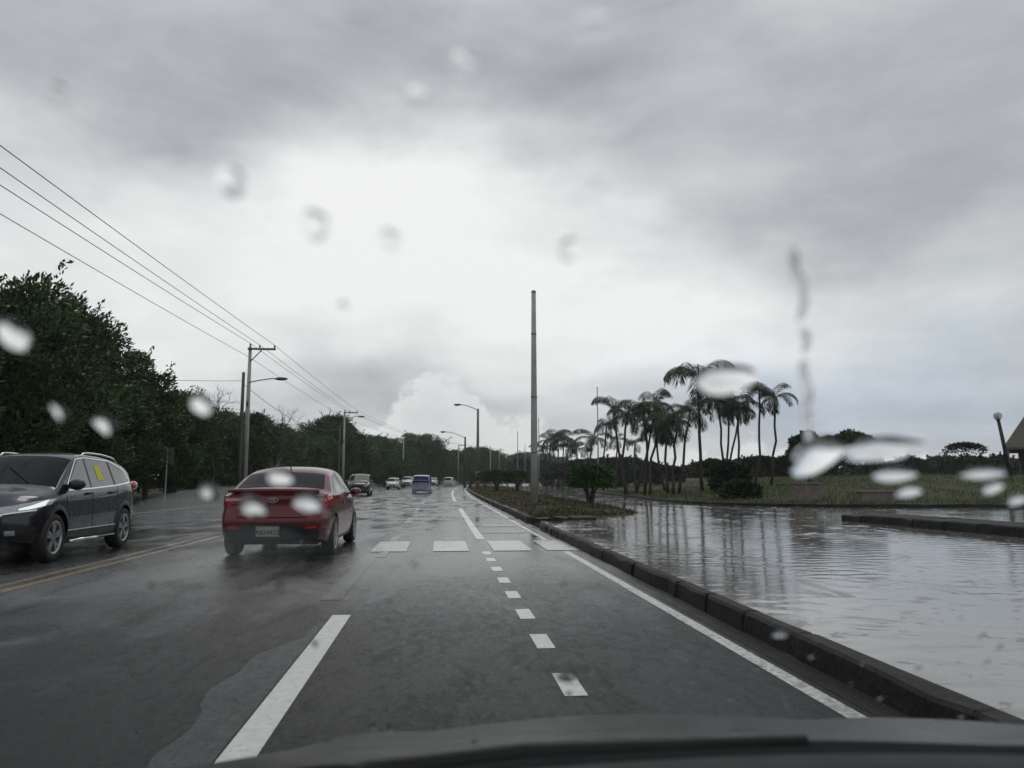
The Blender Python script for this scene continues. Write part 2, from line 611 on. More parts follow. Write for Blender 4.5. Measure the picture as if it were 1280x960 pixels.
def empty(name, loc=(0, 0, 0), rz=0.0, label=None, cat=None, group=None):
    o = bpy.data.objects.new(name, None)
    o.empty_display_size = .2
    COL.objects.link(o)
    o.location = loc
    o.rotation_euler = (0, 0, rz)
    return tag(o, label, cat, group)


def copy_tree(o, parent=None):
    c = o.copy()
    COL.objects.link(c)
    c.parent = parent
    for ch in list(o.children):
        copy_tree(ch, c)
    return c


def cv(Y):
    """the road's gentle bend to the right: sideways shift of its centre line at distance Y"""
    Y = np.asarray(Y, dtype=float)
    r = .00025 * np.clip(Y - 40, 0, None) ** 2 + .0015 * np.clip(Y - 140, 0, None) ** 2
    return float(r) if r.ndim == 0 else r


def sstep(x, a, b_):
    t = np.clip((np.asarray(x, float) - a) / (b_ - a), 0, 1)
    return t * t * (3 - 2 * t)


# ------------------------------------------------------------------ setting: ground, road
g = MB()
g.grid([[(x, y, -.06) for x in (-3000, -300, -60, 0, 60, 300, 3000)] for y in (-300, -20, 0, 60, 200, 600, 3000)], flip=False)
tag(g.build('ground', M['verge']), kind='structure')


def strip(mb, x0, x1, y0, y1, z, step=3.0, fol=True):
    n = max(2, int((y1 - y0) / step) + 1)
    ys = np.linspace(y0, y1, n)
    P = []
    for y in ys:
        c = cv(y) if fol else 0
        P.append([(x0 + c, y, z), (x1 + c, y, z)])
    mb.grid(P)


g = MB()
strip(g, -11.9, 2.5, -12, 340, 0)
road = tag(g.build('road', M['asphalt']), kind='structure')

ZP = .003
g = MB()
strip(g, 2.10, 2.21, -10, 13.3, ZP)
strip(g, 2.10, 2.21, 15.9, 24, ZP)
strip(g, 2.10, 2.21, 25, 150, ZP)
g.build('edge_line', M['paint_mid'], road)
g = MB()
strip(g, 2.27, 2.5, -10, 150, ZP)
g.build('gutter', M['gutter'], road)
g = MB()
strip(g, 2.395, 2.425, 12, 24, ZP + .004)
strip(g, 2.38, 2.43, 30, 140, ZP + .004)
g.build('gutter_line', M['paint_old'], road)
y = 1.0
for i, yy in enumerate([4.5, 5.75, 6.95, 8.15, 9.35, 10.55, 11.8, 12.9]):
    g = MB()
    strip(g, .715, .85, yy, yy + .52, ZP, .3)
    g.build('short_dash', M['paint_new'], road)
for (a, e_) in ((16.2, 33.5), (44, 95), (104, 128)):
    g = MB()
    strip(g, .75, .92, a, e_, ZP)
    g.build('long_dash', M['paint_new'], road)
g = MB()
strip(g, -.965, -.80, 3.0, 7.3, ZP, .5)
g.build('lane_line', M['paint_new'], road)
g = MB()
P = []
for y in np.arange(2.0, 7.0, .12):
    P.append([(-1.26 + random.uniform(-.012, .012) + .045 * math.sin(y * 2.2) + .03 * math.sin(y * 6.1 + 1) + .18 * max(0, y - 5.6), y, ZP), (-.975, y, ZP)])
g.grid(P)
strip(g, -1.22, -1.0, 8.2, 13.2, ZP, .5)
g.build('faded_lane_line', M['paint_ghost'], road)
for (a, e_) in ((12.6, 17.2), (22.2, 25.5), (29, 34), (40, 46)):
    g = MB()
    strip(g, -1.02, -.86, a, e_, ZP + (.0015 if a < 13 else 0), .5)
    g.build('worn_lane_line', M['paint_old'], road)
for (x0, x1, mm) in ((-2.6, -2.0, 'paint_ghost'), (-1.18, -.58, 'paint_cross'), (-.12, .50, 'paint_mid'), (.93, 1.60, 'paint_mid'), (1.86, 2.44, 'paint_cross')):
    g = MB()
    strip(g, x0, x1, 13.5, 15.7, ZP + .0045, .5)
    g.build('crosswalk_stripe', M[mm], road)
g = MB()
strip(g, -1.2, .7, 24.0, 24.35, ZP + .003, .2)
strip(g, 1.1, 2.0, 20.4, 21.6, ZP + .003, .3)
strip(g, 1.0, 2.0, 18.0, 18.6, ZP + .003, .3)
g.build('stop_line', M['paint_old'], road)
for x0 in (-5.13, -4.86):
    g = MB()
    strip(g, x0, x0 + .13, -10, 330, ZP)
    g.build('centre_line', M['paint_yellow'], road)
g = MB()
strip(g, -11.25, -11.08, -10, 330, ZP)
g.build('edge_line', M['paint_mid'], road)

# flooded pavement
g = MB()
ys = np.concatenate([[-8], np.arange(2.5, 33, .05), np.arange(33.5, 60, .5), np.arange(60, 340, 6.0)])
us = np.concatenate([np.arange(2.6, 14.6, .075), np.geomspace(15, 90, 16)])
rw = np.random.default_rng(31)
waves = []
for _ in range(46):
    lam = .13 * (3.6 ** rw.random())
    th = rw.normal(math.pi / 2, .6)
    waves.append((2 * math.pi / lam * math.cos(th), 2 * math.pi / lam * math.sin(th), rw.uniform(0, 6.28), lam * .00105))


def ripple(x, y):
    h = sum(a_ * np.sin(kx * x + ky * y + ph) for kx, ky, ph, a_ in waves)
    amp = .75 + .5 * np.sin(x * .9 + 1.3 * np.sin(y * .5)) * np.sin(y * .45 + 1.7) + .35 * np.sin(x * 2.3 + y * 1.1)
    return h * np.clip(amp, .15, 1.6)


P = []
for y in ys:
    c = cv(y)
    z = .145 - .135 * float(sstep(y, 130, 150))
    if y < 34:
        zz = z + ripple(us, y) * float(sstep(34 - y, 0, 3))
        P.append([(u, y, q) for u, q in zip(us, zz)])
    else:
        k = (us - 2.6) / (90 - 2.6)
        xr = 19 + c + 60 * float(sstep(60 - y, 0, 26))
        P.append([(2.6 + c + (xr - 2.6 - c) * t, y, z) for t in k])
g.grid(P)
tag(g.build('flooded_pavement', M['flood'], smooth=True), kind='structure')


def kerb(name, line, w, h, z0, mside, mtop=None, chip=.010, seed=1):
    """kerb along a polyline, from its left line to w to the right, with chipped arrises"""
    r = np.random.default_rng(seed)
    pts = []
    for a, e_ in zip(line[:-1], line[1:]):
        a, e_ = Vector(a), Vector(e_)
        n = max(1, int((e_ - a).length / .45))
        for i in range(n):
            pts.append(a.lerp(e_, i / n))
    pts.append(Vector(line[-1]))
    # joints between the concrete lengths
    q, joint = [], []
    for i, p in enumerate(pts):
        q.append(p)
        joint.append(False)
        if i % 2 == 1 and i + 1 < len(pts) and p.y < 60 and r.random() < .55:
            d_ = (pts[i + 1] - p).normalized()
            for o_, f_ in ((.10, False), (.108, True), (.13, True), (.138, False)):
                q.append(p + d_ * o_)
                joint.append(f_)
    pts = q
    P, T = [], []
    for i, p in enumerate(pts):
        t = (pts[min(i + 1, len(pts) - 1)] - pts[max(i - 1, 0)]).normalized()
        n = Vector((t.y, -t.x, 0))
        j = r.normal(0, chip, 4)
        big = -abs(r.normal(0, chip * 2.5)) if r.random() < .1 else 0
        if joint[i]:
            big -= .004
            p = p + n * .003
        a = p + n * j[0]
        P.append([(a.x, a.y, z0), (a.x + n.x * (.01 + j[1] * .5), a.y + n.y * (.01 + j[1] * .5), z0 + h * .86 + j[2] * .5 + big),
                  (a.x + n.x * .03, a.y + n.y * .03, z0 + h + j[2] * .4 + big), (p.x + n.x * w, p.y + n.y * w, z0 + h + j[3] * .3), (p.x + n.x * (w + .01), p.y + n.y * (w + .01), z0)])
    m_ = MB()
    m_.grid(P, flip=True)
    m_.add([P[0][k] for k in range(5)], [(0, 1, 2, 3, 4)])
    m_.add([P[-1][k] for k in range(5)], [(4, 3, 2, 1, 0)])
    return m_.build(name, mside)


k1 = kerb('kerb', [(2.45, -8, 0), (2.45, 19.3, 0), (2.62, 20.3, 0)], .13, .165, 0, M['kerb'])
tag(k1, kind='structure')
line = [(2.45 + cv(y), y, 0) for y in np.arange(22, 149, 3.0)]
k2 = kerb('kerb', [(2.75, 21.2, 0)] + line, .17, .19, 0, M['kerb'], seed=2)
tag(k2, kind='structure')
# pale painted top of the median kerb, broken in places
g = MB()
for y in np.arange(23, 146, 3.0):
    if random.random() < .75:
        l = random.uniform(1.2, 2.8)
        g.grid([[(2.49 + cv(yy), yy, .206), (2.60 + cv(yy), yy, .206)] for yy in np.linspace(y, y + l, 4)])
g.build('painted_top', M['kerb_top'], k2)
# broken slabs where the kerb stops
g = MB()
for (x, y, a, s) in ((2.75, 20.7, .5, .5), (3.3, 21.1, 1.1, .6), (3.0, 20.3, 2.0, .35), (3.9, 21.3, .2, .7)):
    g.box((x, y, .165), (s, s * .6, .10), Matrix.Rotation(a, 3, 'Z') @ Matrix.Rotation(.12, 3, 'X'))
tag(g.build('broken_kerb_slab', M['kerb']), 'broken kerb slabs heaped in the gap before the grass island', 'rubble', kind='stuff')

# median island
MEDR = [(21.4, 3.3), (22.5, 4.6), (24, 6.1), (26, 6.7), (30, 6.9), (36, 7.0), (46, 7.1), (60, 7.4), (80, 7.9), (110, 8.6), (150, 9.2)]


def medr(y):
    return float(np.interp(y, [p[0] for p in MEDR], [p[1] for p in MEDR])) + cv(y)


g = MB()
P = []
for y in np.concatenate([np.arange(21.4, 34, .6), np.arange(34, 149, 3)]):
    xl, xr = 2.6 + cv(y), medr(y)
    row = []
    for t in np.linspace(0, 1, 9):
        z = .165 + .14 * math.sin(math.pi * t) * float(sstep(y, 21, 27)) + random.uniform(-.012, .012)
        row.append((xl + (xr - xl) * t, y, z))
    row.append((xr + .05, y, .10))
    P.append(row)
g.grid(P)
tag(g.build('median', M['soil'], smooth=True), kind='structure')


def blades(n, pts, h0, h1, w, lean=.35, seed=3):
    r = np.random.default_rng(seed)
    h = r.uniform(h0, h1, n)
    a = r.uniform(0, 2 * np.pi, n)
    side = np.stack([np.cos(a), np.sin(a), np.zeros(n)], 1) * (w * r.uniform(.6, 1.4, n))[:, None]
    ln = np.stack([r.normal(0, lean, n), r.normal(0, lean, n), np.ones(n)], 1) * h[:, None]
    b0, b1 = pts - side / 2, pts + side / 2
    t1, t0 = pts + ln + side * .12, pts + ln - side * .12
    return np.stack([b0, b1, t1, t0], 1)


n = 26000
yy = 21.5 + (rng.random(n) ** 1.8) * 90
tt = rng.uniform(.02, .98, n)
xl = 2.62 + cv(yy)
xr = np.array([medr(q) for q in yy])
zz = .155 + .14 * np.sin(np.pi * tt) * sstep(yy, 21, 27)
pts = np.stack([xl + (xr - xl) * tt, yy, zz], 1)
keep = (np.sin(pts[:, 0] * 2.1) * np.sin(pts[:, 1] * 1.3 + 1) + rng.normal(0, .6, n)) > -.35
V = blades(keep.sum(), pts[keep], .03, .11, .03, .6)
tag(quads_object('median_grass', V, M['grass_dry']), 'short dry grass on the island between road and side lane', 'grass', kind='stuff')

# field on the right with its bank
EDGE = [(-.5 + 16 + cv(300), 300), (16 + cv(200), 200), (15.2 + cv(100), 100), (13.2, 70), (11.8, 48), (11.0, 38), (11.3, 33), (12.6, 30.3), (15, 29.3), (21, 28.6), (40, 28), (95, 27.5)]


def edge_rows(nn=150):
    p = np.array(EDGE)
    d = np.concatenate([[0], np.cumsum(np.hypot(*np.diff(p, axis=0).T))])
    # denser sampling near the corner
    s = np.concatenate([np.linspace(0, d[3], 40), np.linspace(d[3], d[-2], 90)[1:], np.linspace(d[-2], d[-1], 25)[1:]])
    x, y = np.interp(s, d, p[:, 0]), np.interp(s, d, p[:, 1])
    k = np.ones(9) / 9
    xs_ = np.convolve(np.pad(x, 4, 'edge'), k, 'valid')
    ys_ = np.convolve(np.pad(y, 4, 'edge'), k, 'valid')
    tx, ty = np.gradient(xs_), np.gradient(ys_)
    l = np.hypot(tx, ty)
    return xs_, ys_, -ty / l, tx / l


ex, ey, enx, eny = edge_rows()


def fz(d, s=0):
    return .16 + .10 * sstep(d, 0, .4) + 1.25 * sstep(d, .5, 20)


ED = np.stack([np.interp(np.linspace(0, len(ex) - 1, 700), np.arange(len(ex)), q) for q in (ex, ey, enx, eny)], 1)


def fdist(x, y):
    """signed distance into the field from its edge"""
    x, y = np.atleast_1d(x).astype(float), np.atleast_1d(y).astype(float)
    out = np.empty(len(x))
    for i0 in range(0, len(x), 4000):
        dx, dy = x[i0:i0 + 4000, None] - ED[None, :, 0], y[i0:i0 + 4000, None] - ED[None, :, 1]
        q = dx * dx + dy * dy
        k = q.argmin(1)
        j = np.arange(len(k))
        sg = dx[j, k] * ED[k, 2] + dy[j, k] * ED[k, 3]
        out[i0:i0 + 4000] = np.sqrt(q[j, k]) * np.sign(sg)
    return out


gxs = np.concatenate([np.arange(9, 34, .4), np.geomspace(34.5, 330, 34)])
gys = np.concatenate([np.arange(26, 56, .4), np.geomspace(56.5, 300, 44)])
GX, GY = np.meshgrid(gxs, gys)
FD = fdist(GX.ravel(), GY.ravel())
FZ = np.where(FD > 0, fz(FD), -.03) + np.where(FD > 1.2, rng.uniform(-.05, .05, len(FD)), 0)
g = MB()
g.grid([[(GX[i, j], GY[i, j], FZ[i * len(gxs) + j]) for j in range(len(gxs))] for i in range(len(gys))])
tag(g.build('field', M['field'], smooth=True), kind='structure')
k3 = kerb('kerb', [(x, y, .14) for x, y in zip(ex[38::3], ey[38::3])][::-1], .2, .14, .14, M['kerb'], seed=5)
tag(k3, kind='structure')
n = 60000
u = rng.random(n)
gx = np.where(u < .5, 10 + rng.random(n) ** 1.3 * 26, 12 + rng.random(n) * 60)
gy = np.where(u < .5, 27.5 + rng.random(n) ** 1.4 * 34, 27.5 + rng.random(n) ** 1.6 * 50)
dd = fdist(gx, gy)
patch = np.sin(gx * .9) * np.sin(gy * .7) + .5 * np.sin(gx * 2.3 + 1) + rng.normal(0, .5, n)
kk = (patch > -.7) & (dd > .2)
pts = np.stack([gx, gy, fz(dd) - .03], 1)[kk]
V = blades(len(pts), pts, .06, .24, .03, .5, 4)
tag(quads_object('field_grass', V, M['grass']), 'rough olive grass covering the bank of the field', 'grass', kind='stuff')

# traffic island kerb on the right
A, B_ = gp(1052, 651, .145), gp(1300, 674, .145)
dirk = (B_ - A).normalized()
g = kerb('kerb', [A, A + dirk * 3, A + dirk * 6, A + dirk * 9, A + dirk * 15, A + dirk * 26][::-1], 1.3, .20, .14, M['kerb'], seed=8)
tag(g, kind='structure')

# left verge
g = MB()
P = []
for y in np.arange(-12, 340, 4.0):
    c = cv(y)
    P.append([(-11.9 + c, y, -.01), (-12.4 + c, y, .06), (-14 + c, y, .12 + random.uniform(-.05, .05)), (-18 + c, y, .3), (-60 + c, y, .6)])
g.grid(P, flip=True)
tag(g.build('verge', M['verge']), kind='structure')
n = 16000
yy = 5 + rng.random(n) ** 1.5 * 130
xx = -12.0 - rng.random(n) ** 1.5 * 2.6 + cv(yy)
V = blades(n, np.stack([xx, yy, np.full(n, .05)], 1), .08, .38, .04, .5, 9)
tag(quads_object('verge_grass', V, M['leaf2']), 'dark weeds along the left edge of the road', 'grass', kind='stuff')

# ------------------------------------------------------------------ trees


def leaf_quads(pos, dirn, L, Wd, r):
    n = len(pos)
    dirn = dirn / np.linalg.norm(dirn, axis=1, keepdims=True)
    rnd = r.normal(size=(n, 3))
    side = np.cross(dirn, rnd)
    side /= np.linalg.norm(side, axis=1, keepdims=True) + 1e-9
    l = (L * r.uniform(.6, 1.4, n))[:, None]
    w = (Wd * r.uniform(.6, 1.4, n))[:, None]
    mid = pos + dirn * l * .45
    return np.stack([pos, mid + side * w * .5, pos + dirn * l, mid - side * w * .5], 1)


def crown_mesh(name, seed, H, Rr, z0, ncl, per, L, Wd, m, prof=None, up=.35):
    r = np.random.default_rng(seed)
    Q = []
    for i in range(ncl):
        t = r.random() ** .8
        z = z0 + .5 + (H - z0 - 1.0) * t
        rad = Rr * (prof(t) if prof else math.sqrt(max(.05, 1 - (1.6 * (t - .42)) ** 2)))
        a = r.uniform(0, 2 * np.pi)
        q = math.sqrt(r.uniform(.15, 1)) * rad
        cx, cy = q * math.cos(a), q * math.sin(a)
        cr = r.uniform(.55, 1.15) * (Rr / 3.2)
        d = r.normal(size=(per, 3))
        d /= np.linalg.norm(d, axis=1, keepdims=True)
        d[:, 2] = np.where(d[:, 2] < -.3, -d[:, 2], d[:, 2])
        rr = cr * r.random(per) ** .45
        pos = np.array([cx, cy, z]) + d * rr[:, None] * np.array([1, 1, .8])
        out = np.array([cx, cy, 0]) / (math.hypot(cx, cy) + .3)
        dn = d * .8 + out * .4 + np.array([0, 0, up]) + r.normal(0, .45, (per, 3))
        Q.append(leaf_quads(pos, dn, L, Wd, r))
        if r.random() < .5:    # a loose sprig pushing out of the clump
            k = 26
            dv = out * .6 + np.array([r.normal(0, .3), r.normal(0, .3), .8])
            dv /= np.linalg.norm(dv)
            s_ = np.linspace(.5, 1.5, k)[:, None] * cr
            pos = np.array([cx, cy, z]) + dv * s_ + r.normal(0, .06, (k, 3))
            Q.append(leaf_quads(pos, dv + r.normal(0, .7, (k, 3)), L, Wd, r))
    return np.concatenate(Q)


def limb_mesh(seed, H, Rr, r0, nl=7, lean=.4):
    r = np.random.default_rng(seed)
    m_ = MB()
    top = Vector((r.normal(0, lean), r.normal(0, lean), H * .8))
    tp = [Vector((0, 0, -.1)), Vector((r.normal(0, .1), r.normal(0, .1), H * .25)), Vector((top.x * .6, top.y * .6, H * .5)), top]
    m_.tube(tp, [r0, r0 * .8, r0 * .55, r0 * .15], 8)
    for i in range(nl):
        t = r.uniform(.2, .75)
        s_ = tp[1].lerp(tp[3], t)
        a = r.uniform(0, 2 * math.pi)
        l = Rr * r.uniform(.5, .95)
        e_ = s_ + Vector((l * math.cos(a), l * math.sin(a), l * r.uniform(.3, .8)))
        mid = s_.lerp(e_, .5) + Vector((0, 0, .15))
        m_.tube([s_, mid, e_], [r0 * .4, r0 * .25, r0 * .06], 6)
    return m_


protos = []
for k in range(5):
    H0 = 8.0
    e = empty('roadside_tree', (0, 0, -50))
    limb_mesh(10 + k, H0, 3.0, .2).build('trunk', M['bark'], e)
    prof = [lambda t: math.sqrt(max(.06, 1 - (1.55 * (t - .40)) ** 2)), lambda t: max(.12, 1.0 - .75 * t ** 1.6), lambda t: .55 + .45 * math.sin(math.pi * min(1, t * 1.1))][k % 3]
    V = crown_mesh('crown', 20 + k, H0, 3.3, .2, 96, 260, .21, .085, M['leaf'], prof, up=.3 + .15 * (k % 3))
    quads_object('crown', V, M['leaf'] if k % 2 == 0 else M['leaf2'], e)
    protos.append(e)
used = [False] * 5


def place_tree(k, x, y, h, label, group, name=None, wide=1.0, z=.1):
    k = k % 5
    if not used[k]:
        o = protos[k]
        used[k] = True
    else:
        o = copy_tree(protos[k])
    s = h / 8.0
    o.location = (x, y, z)
    o.rotation_euler = (0, 0, random.uniform(0, 6.28))
    o.scale = (s * wide, s * wide, s)
    tag(o, label, 'tree', group)
    return o


# silhouette of the wood along the left: (px, py of the tree top, sideways offset from road centre)
SIL = [(-95, 380, -16), (-25, 365, -17), (38, 352, -16), (108, 366, -16.5), (160, 402, -16), (195, 436, -16), (222, 474, -15.8), (250, 492, -16), (276, 512, -16),
       (300, 522, -16.3), (322, 516, -17), (345, 524, -16), (364, 533, -16), (385, 538, -16.5), (404, 543, -16), (420, 545, -16.5)]
NEARLAB = {
    2: 'tall bushy tree whose top rises highest at the far left of the wood',
    3: 'tall leafy tree with a tufted dark crown behind the charcoal SUV',
    4: 'leafy tree stepping down to the right of the tufted tall tree',
    6: 'lower dense tree just left of the paired utility poles',
}
prevY = None
for i, (px, py, xo) in enumerate(SIL):
    px = px - (1500 / 26 if px < 60 else 2300 / 34 if px < 180 else 2400 / 46 if px < 240 else 1500 / 46 if px < 270 else 20)
    d = ray(px, py)
    Y = 20.0
    for _ in range(40):
        Y = (xo + cv(Y)) / (d.x / d.y)
        Y = min(max(Y, 10), 400)
    h = CAM_H + Y * d.z / d.y
    lab = NEARLAB.get(i, 'dark green leafy tree in the dense wood along the left roadside')
    place_tree(i, xo + cv(Y), Y, max(5, h), lab, None if i in NEARLAB else 'trees of the roadside wood', wide=random.uniform(1.0, 1.2))
# front row filling in lower down, leaning over the verge
y = 17.0
i = 0
while y < 150:
    h = random.uniform(4.2, 5.6)
    place_tree(i + 2, -14.9 + cv(y) + random.uniform(-.4, .4), y, h, 'lower bushy tree at the front of the wood beside the left verge', 'low trees at the front of the wood', wide=1.15)
    y += random.uniform(4.2, 5.6) if y < 70 else random.uniform(6, 8)
    i += 1
# the wood further on and round the bend
y = 108.0
while y < 345:
    h = random.uniform(8.0, 10.6) * (1 + .12 * math.sin(y * .13)) + (y > 180) * 1.2
    place_tree(i, -17.0 + cv(y) + random.uniform(-1, 1), y, h, 'distant dark tree in the wood closing off the bend of the road', 'trees at the bend of the road', wide=1.25)
    if y > 150:
        place_tree(i + 1, -13.6 + cv(y), y + 2, h * .6, 'distant dark tree in the wood closing off the bend of the road', 'trees at the bend of the road', wide=1.3)
    y += random.uniform(5.5, 7.5)
    i += 1


# bare trees near the poles
def bare_tree(loc, H, seed, label):
    r = np.random.default_rng(seed)
    m_ = MB()

    def br(p, d, l, rad, depth):
        e_ = p + d * l
        mid = p.lerp(e_, .5) + Vector(r.normal(0, l * .05, 3))
        m_.tube([p, mid, e_], [rad, rad * .8, rad * .6], 5, cap=False)
        if depth == 0:
            return
        for _ in range(3 if depth > 1 else 3):
            nd = (d + Vector(r.normal(0, .55, 3)) + Vector((0, 0, .15))).normalized()
            br(p.lerp(e_, r.uniform(.55, 1)), nd, l * r.uniform(.55, .8), rad * .55, depth - 1)
    e = empty('bare_tree', loc, 0, label, 'tree')
    br(Vector((0, 0, 0)), Vector((0, 0, 1)), H * .42, .10, 5)
    m_.build('branches', M['wood_pole'], e)
    return e


p = at(268, 478, 46)
bare_tree((p.x, 46, .1), p.z * 1.02, 3, 'leafless tree with bare twigs just left of the paired utility poles')
p = at(350, 505, 62)
bare_tree((p.x, 62, .1), p.z, 5, 'leafless tree with thin bare branches right of the lamp-bearing utility pole')

# ------------------------------------------------------------------ palms


def palm_crown(seed, n=11, L=2.15):
    r = np.random.default_rng(seed)
    Q = []
    for i in range(n):
        a = 2 * math.pi * i / n + r.normal(0, .22)
        e0 = r.uniform(.35, 1.4)
        l = L * r.uniform(.8, 1.12)
        k = 20
        p = np.array([0, 0, 0.])
        hd = np.array([math.cos(a), math.sin(a), 0])
        P_ = []
        el_ = e0
        for j in range(k):
            P_.append(p.copy())
            p = p + (hd * math.cos(el_) + np.array([0, 0, math.sin(el_)])) * l / k
            el_ -= (1.55 + .75 * (1.3 - e0)) / k * (1 + j / k) * .95
        P_ = np.array(P_)
        T = np.gradient(P_, axis=0)
        T /= np.linalg.norm(T, axis=1, keepdims=True)
        sd = np.cross(T, np.array([0, 0, 1.]))
        sd /= np.linalg.norm(sd, axis=1, keepdims=True) + 1e-9
        # rachis
        w = .025
        for j in range(k - 1):
            Q.append(np.array([[P_[j] - sd[j] * w, P_[j] + sd[j] * w, P_[j + 1] + sd[j + 1] * w, P_[j + 1] - sd[j + 1] * w]]))
        for sgn in (-1, 1):
            for j in range(2, k):
                for q in range(3):
                    f = (j + q / 3 - 2) / (k - 2)
                    ll = l * .34 * (math.sin(math.pi * (.12 + .83 * min(1, f))) ** .7)
                    jj = min(j, k - 1)
                    base = P_[jj] + T[jj] * (q / 3) * l / k
                    dv = sd[jj] * sgn * .85 + T[jj] * .55 + np.array([0, 0, -.35 - .35 * f]) + r.normal(0, .1, 3)
                    dv /= np.linalg.norm(dv)
                    nrm = np.cross(dv, T[jj])
                    wv = np.cross(nrm, dv)
                    wv /= np.linalg.norm(wv) + 1e-9
                    m1 = base + dv * ll * .5 - np.array([0, 0, ll * .03])
                    tip = base + dv * ll - np.array([0, 0, ll * .22])
                    Q.append(np.array([[base, m1 + wv * .015, tip, m1 - wv * .015]]))
    return np.concatenate(Q)


pcrowns = [quads_object('crown', palm_crown(40 + k, 8 + k % 3), M['leaf_palm']) for k in range(4)]
for o in pcrowns:
    COL.objects.unlink(o)
# zoomed sketch coordinates: crown (x,y), trunk base (x,y), distance, crown scale
PALMS = [
    ((172, 392), (178, 560), 112, 1.5, None), ((205, 378), (203, 565), 108, 1.5, None), ((232, 388), (226, 560), 116, 1.5, None), ((252, 420), (246, 560), 120, 1.3, None), ((150, 430), (156, 555), 118, 1.2, None),
    ((288, 425), (300, 520), 100, 1.25, 'small palm standing alone between the far palm clump and the thin pole'),
    ((360, 380), (346, 520), 88, 1.15, 'small palm with drooping crown just left of the thin pole'),
    ((420, 325), (405, 520), 70, .9, None), ((452, 250), (512, 612), 52, .95, 'thin palm whose trunk slants down to the right beside the thin pole'),
    ((468, 385), (458, 525), 75, .8, None), ((512, 280), (506, 612), 50, .85, None), ((578, 245), (588, 622), 49, .95, None), ((548, 400), (552, 520), 66, .6, None),
    ((638, 225), (548, 590), 54, 1.15, 'tall palm with a wide arching crown and a curved leaning trunk'),
    ((655, 310), (612, 625), 48, 1.0, None), ((690, 325), (692, 622), 48, .95, None), ((735, 300), (716, 625), 47, 1.05, None), ((640, 340), (680, 560), 56, .9, None),
    ((790, 260), (742, 618), 48, 1.0, 'palm with a trunk slanting down to the left below the tallest palm'),
    ((832, 118), (846, 640), 50, 1.55, 'tallest palm, its crown above all the others'),
    ((908, 205), (935, 600), 52, 1.1, None), ((1005, 225), (1003, 600), 52, 1.1, None), ((960, 215), (945, 600), 55, 1.0, None), ((1015, 255), (940, 600), 57, .8, None),
    ((1098, 175), (1078, 600), 51, .95, 'slender palm standing second from the right end of the row'),
    ((1165, 195), (1152, 600), 50, .95, 'slender palm at the right end of the row'),
]
for i, (cr, bs_, Y, s, lab) in enumerate(PALMS):
    top = at(640 + .28125 * cr[0], 440 + .28125 * cr[1] + 1, Y)
    bx = at(640 + .28125 * bs_[0], 440 + .28125 * bs_[1], Y)
    # ground height under it
    bz = float(fz(max(0, fdist(bx.x, Y)[0]))) - .05
    e = empty('palm_tree', (bx.x, Y, bz), 0, lab or ('far palm in the hazy clump just right of the concrete pole' if Y > 104 else 'slim palm among the crowded palms on the grass bank'), 'palm',
              None if lab else ('palms of the far clump' if Y > 104 else 'palms crowded on the bank'))
    tx, tz = top.x - bx.x, top.z - bz
    bow = random.uniform(-.25, .25)
    pts_ = [(tx * t + bow * math.sin(math.pi * t), .3 * math.sin(math.pi * t) * random.uniform(-1, 1), tz * t) for t in np.linspace(0, 1, 7)]
    r0 = .085 * (1.25 if s > 1.2 else 1)
    m_ = MB()
    m_.tube(pts_, [r0 * 1.35, r0 * 1.05, r0, r0 * .95, r0 * .9, r0 * .85, r0 * .7], 8)
    m_.build('trunk', M['bark_palm'], e, smooth=True)
    c = pcrowns[i % 4].copy()
    COL.objects.link(c)
    c.parent = e
    c.location = (tx, 0, tz - .1)
    c.rotation_euler = (random.uniform(-.15, .15), random.uniform(-.15, .15), random.uniform(0, 6.28))
    q_ = random.uniform(1.0, 1.25)
    c.scale = (s * q_, s * q_, s * random.uniform(.9, 1.25))
# palm in the wood at the bend
p = at(523, 551, 190)
e = empty('palm_tree', (p.x, 190, .2), 0, 'lone palm rising out of the dark wood above the far cars', 'palm')
m_ = MB()
m_.tube([(0, 0, 0), (.2, 0, p.z * .5), (0, 0, p.z)], [.22, .18, .14], 8)
m_.build('trunk', M['bark_palm'], e)
c = pcrowns[1].copy()
COL.objects.link(c)
c.parent = e
c.location = (0, 0, p.z)
c.scale = (2.4, 2.4, 2.2)

# ------------------------------------------------------------------ bushes


def bush_crown(seed, rx, rz, z, nl, L=.13, Wd=.07, flat=.7):
    r = np.random.default_rng(seed)
    d = r.normal(size=(nl, 3))
    d /= np.linalg.norm(d, axis=1, keepdims=True)
    d[:, 2] = np.where(d[:, 2] < -.5, -d[:, 2], d[:, 2])
    lump = 1 + .10 * np.sin(d[:, 0] * 5 + seed) * np.sin(d[:, 1] * 5) + .07 * np.sin(d[:, 2] * 9 + d[:, 0] * 6)
    rr = lump * r.random(nl) ** .22
    pos = d * rr[:, None] * np.array([rx, rx, rz])
    pos[:, 2] = np.sign(pos[:, 2]) * np.abs(pos[:, 2] / rz) ** flat * rz + z
    return leaf_quads(pos, d * .9 + r.normal(0, .5, (nl, 3)) + np.array([0, 0, .2]), L, Wd, r)


def bush(px, pbase, Y, width, h, label, seed, zb=.2, nl=5000, group=None, m='leaf_bush'):
    p = at(px, pbase, Y)
    e = empty('trimmed_bush', (p.x, Y, zb), 0, label, 'bush', group)
    r = np.random.default_rng(seed)
    m_ = MB()
    for k in range(5):
        a = r.uniform(0, 6.28)
        m_.tube([(.06 * math.cos(a), .06 * math.sin(a), -.05), (.16 * math.cos(a), .16 * math.sin(a), h * .3), (width * .26 * math.cos(a), width * .26 * math.sin(a), h * .66)], [.075, .055, .03], 6)
    m_.build('stem', M['bark'], e)
    quads_object('crown', bush_crown(seed, width / 2, h * .33, h * .66, nl), M[m], e)
    return e


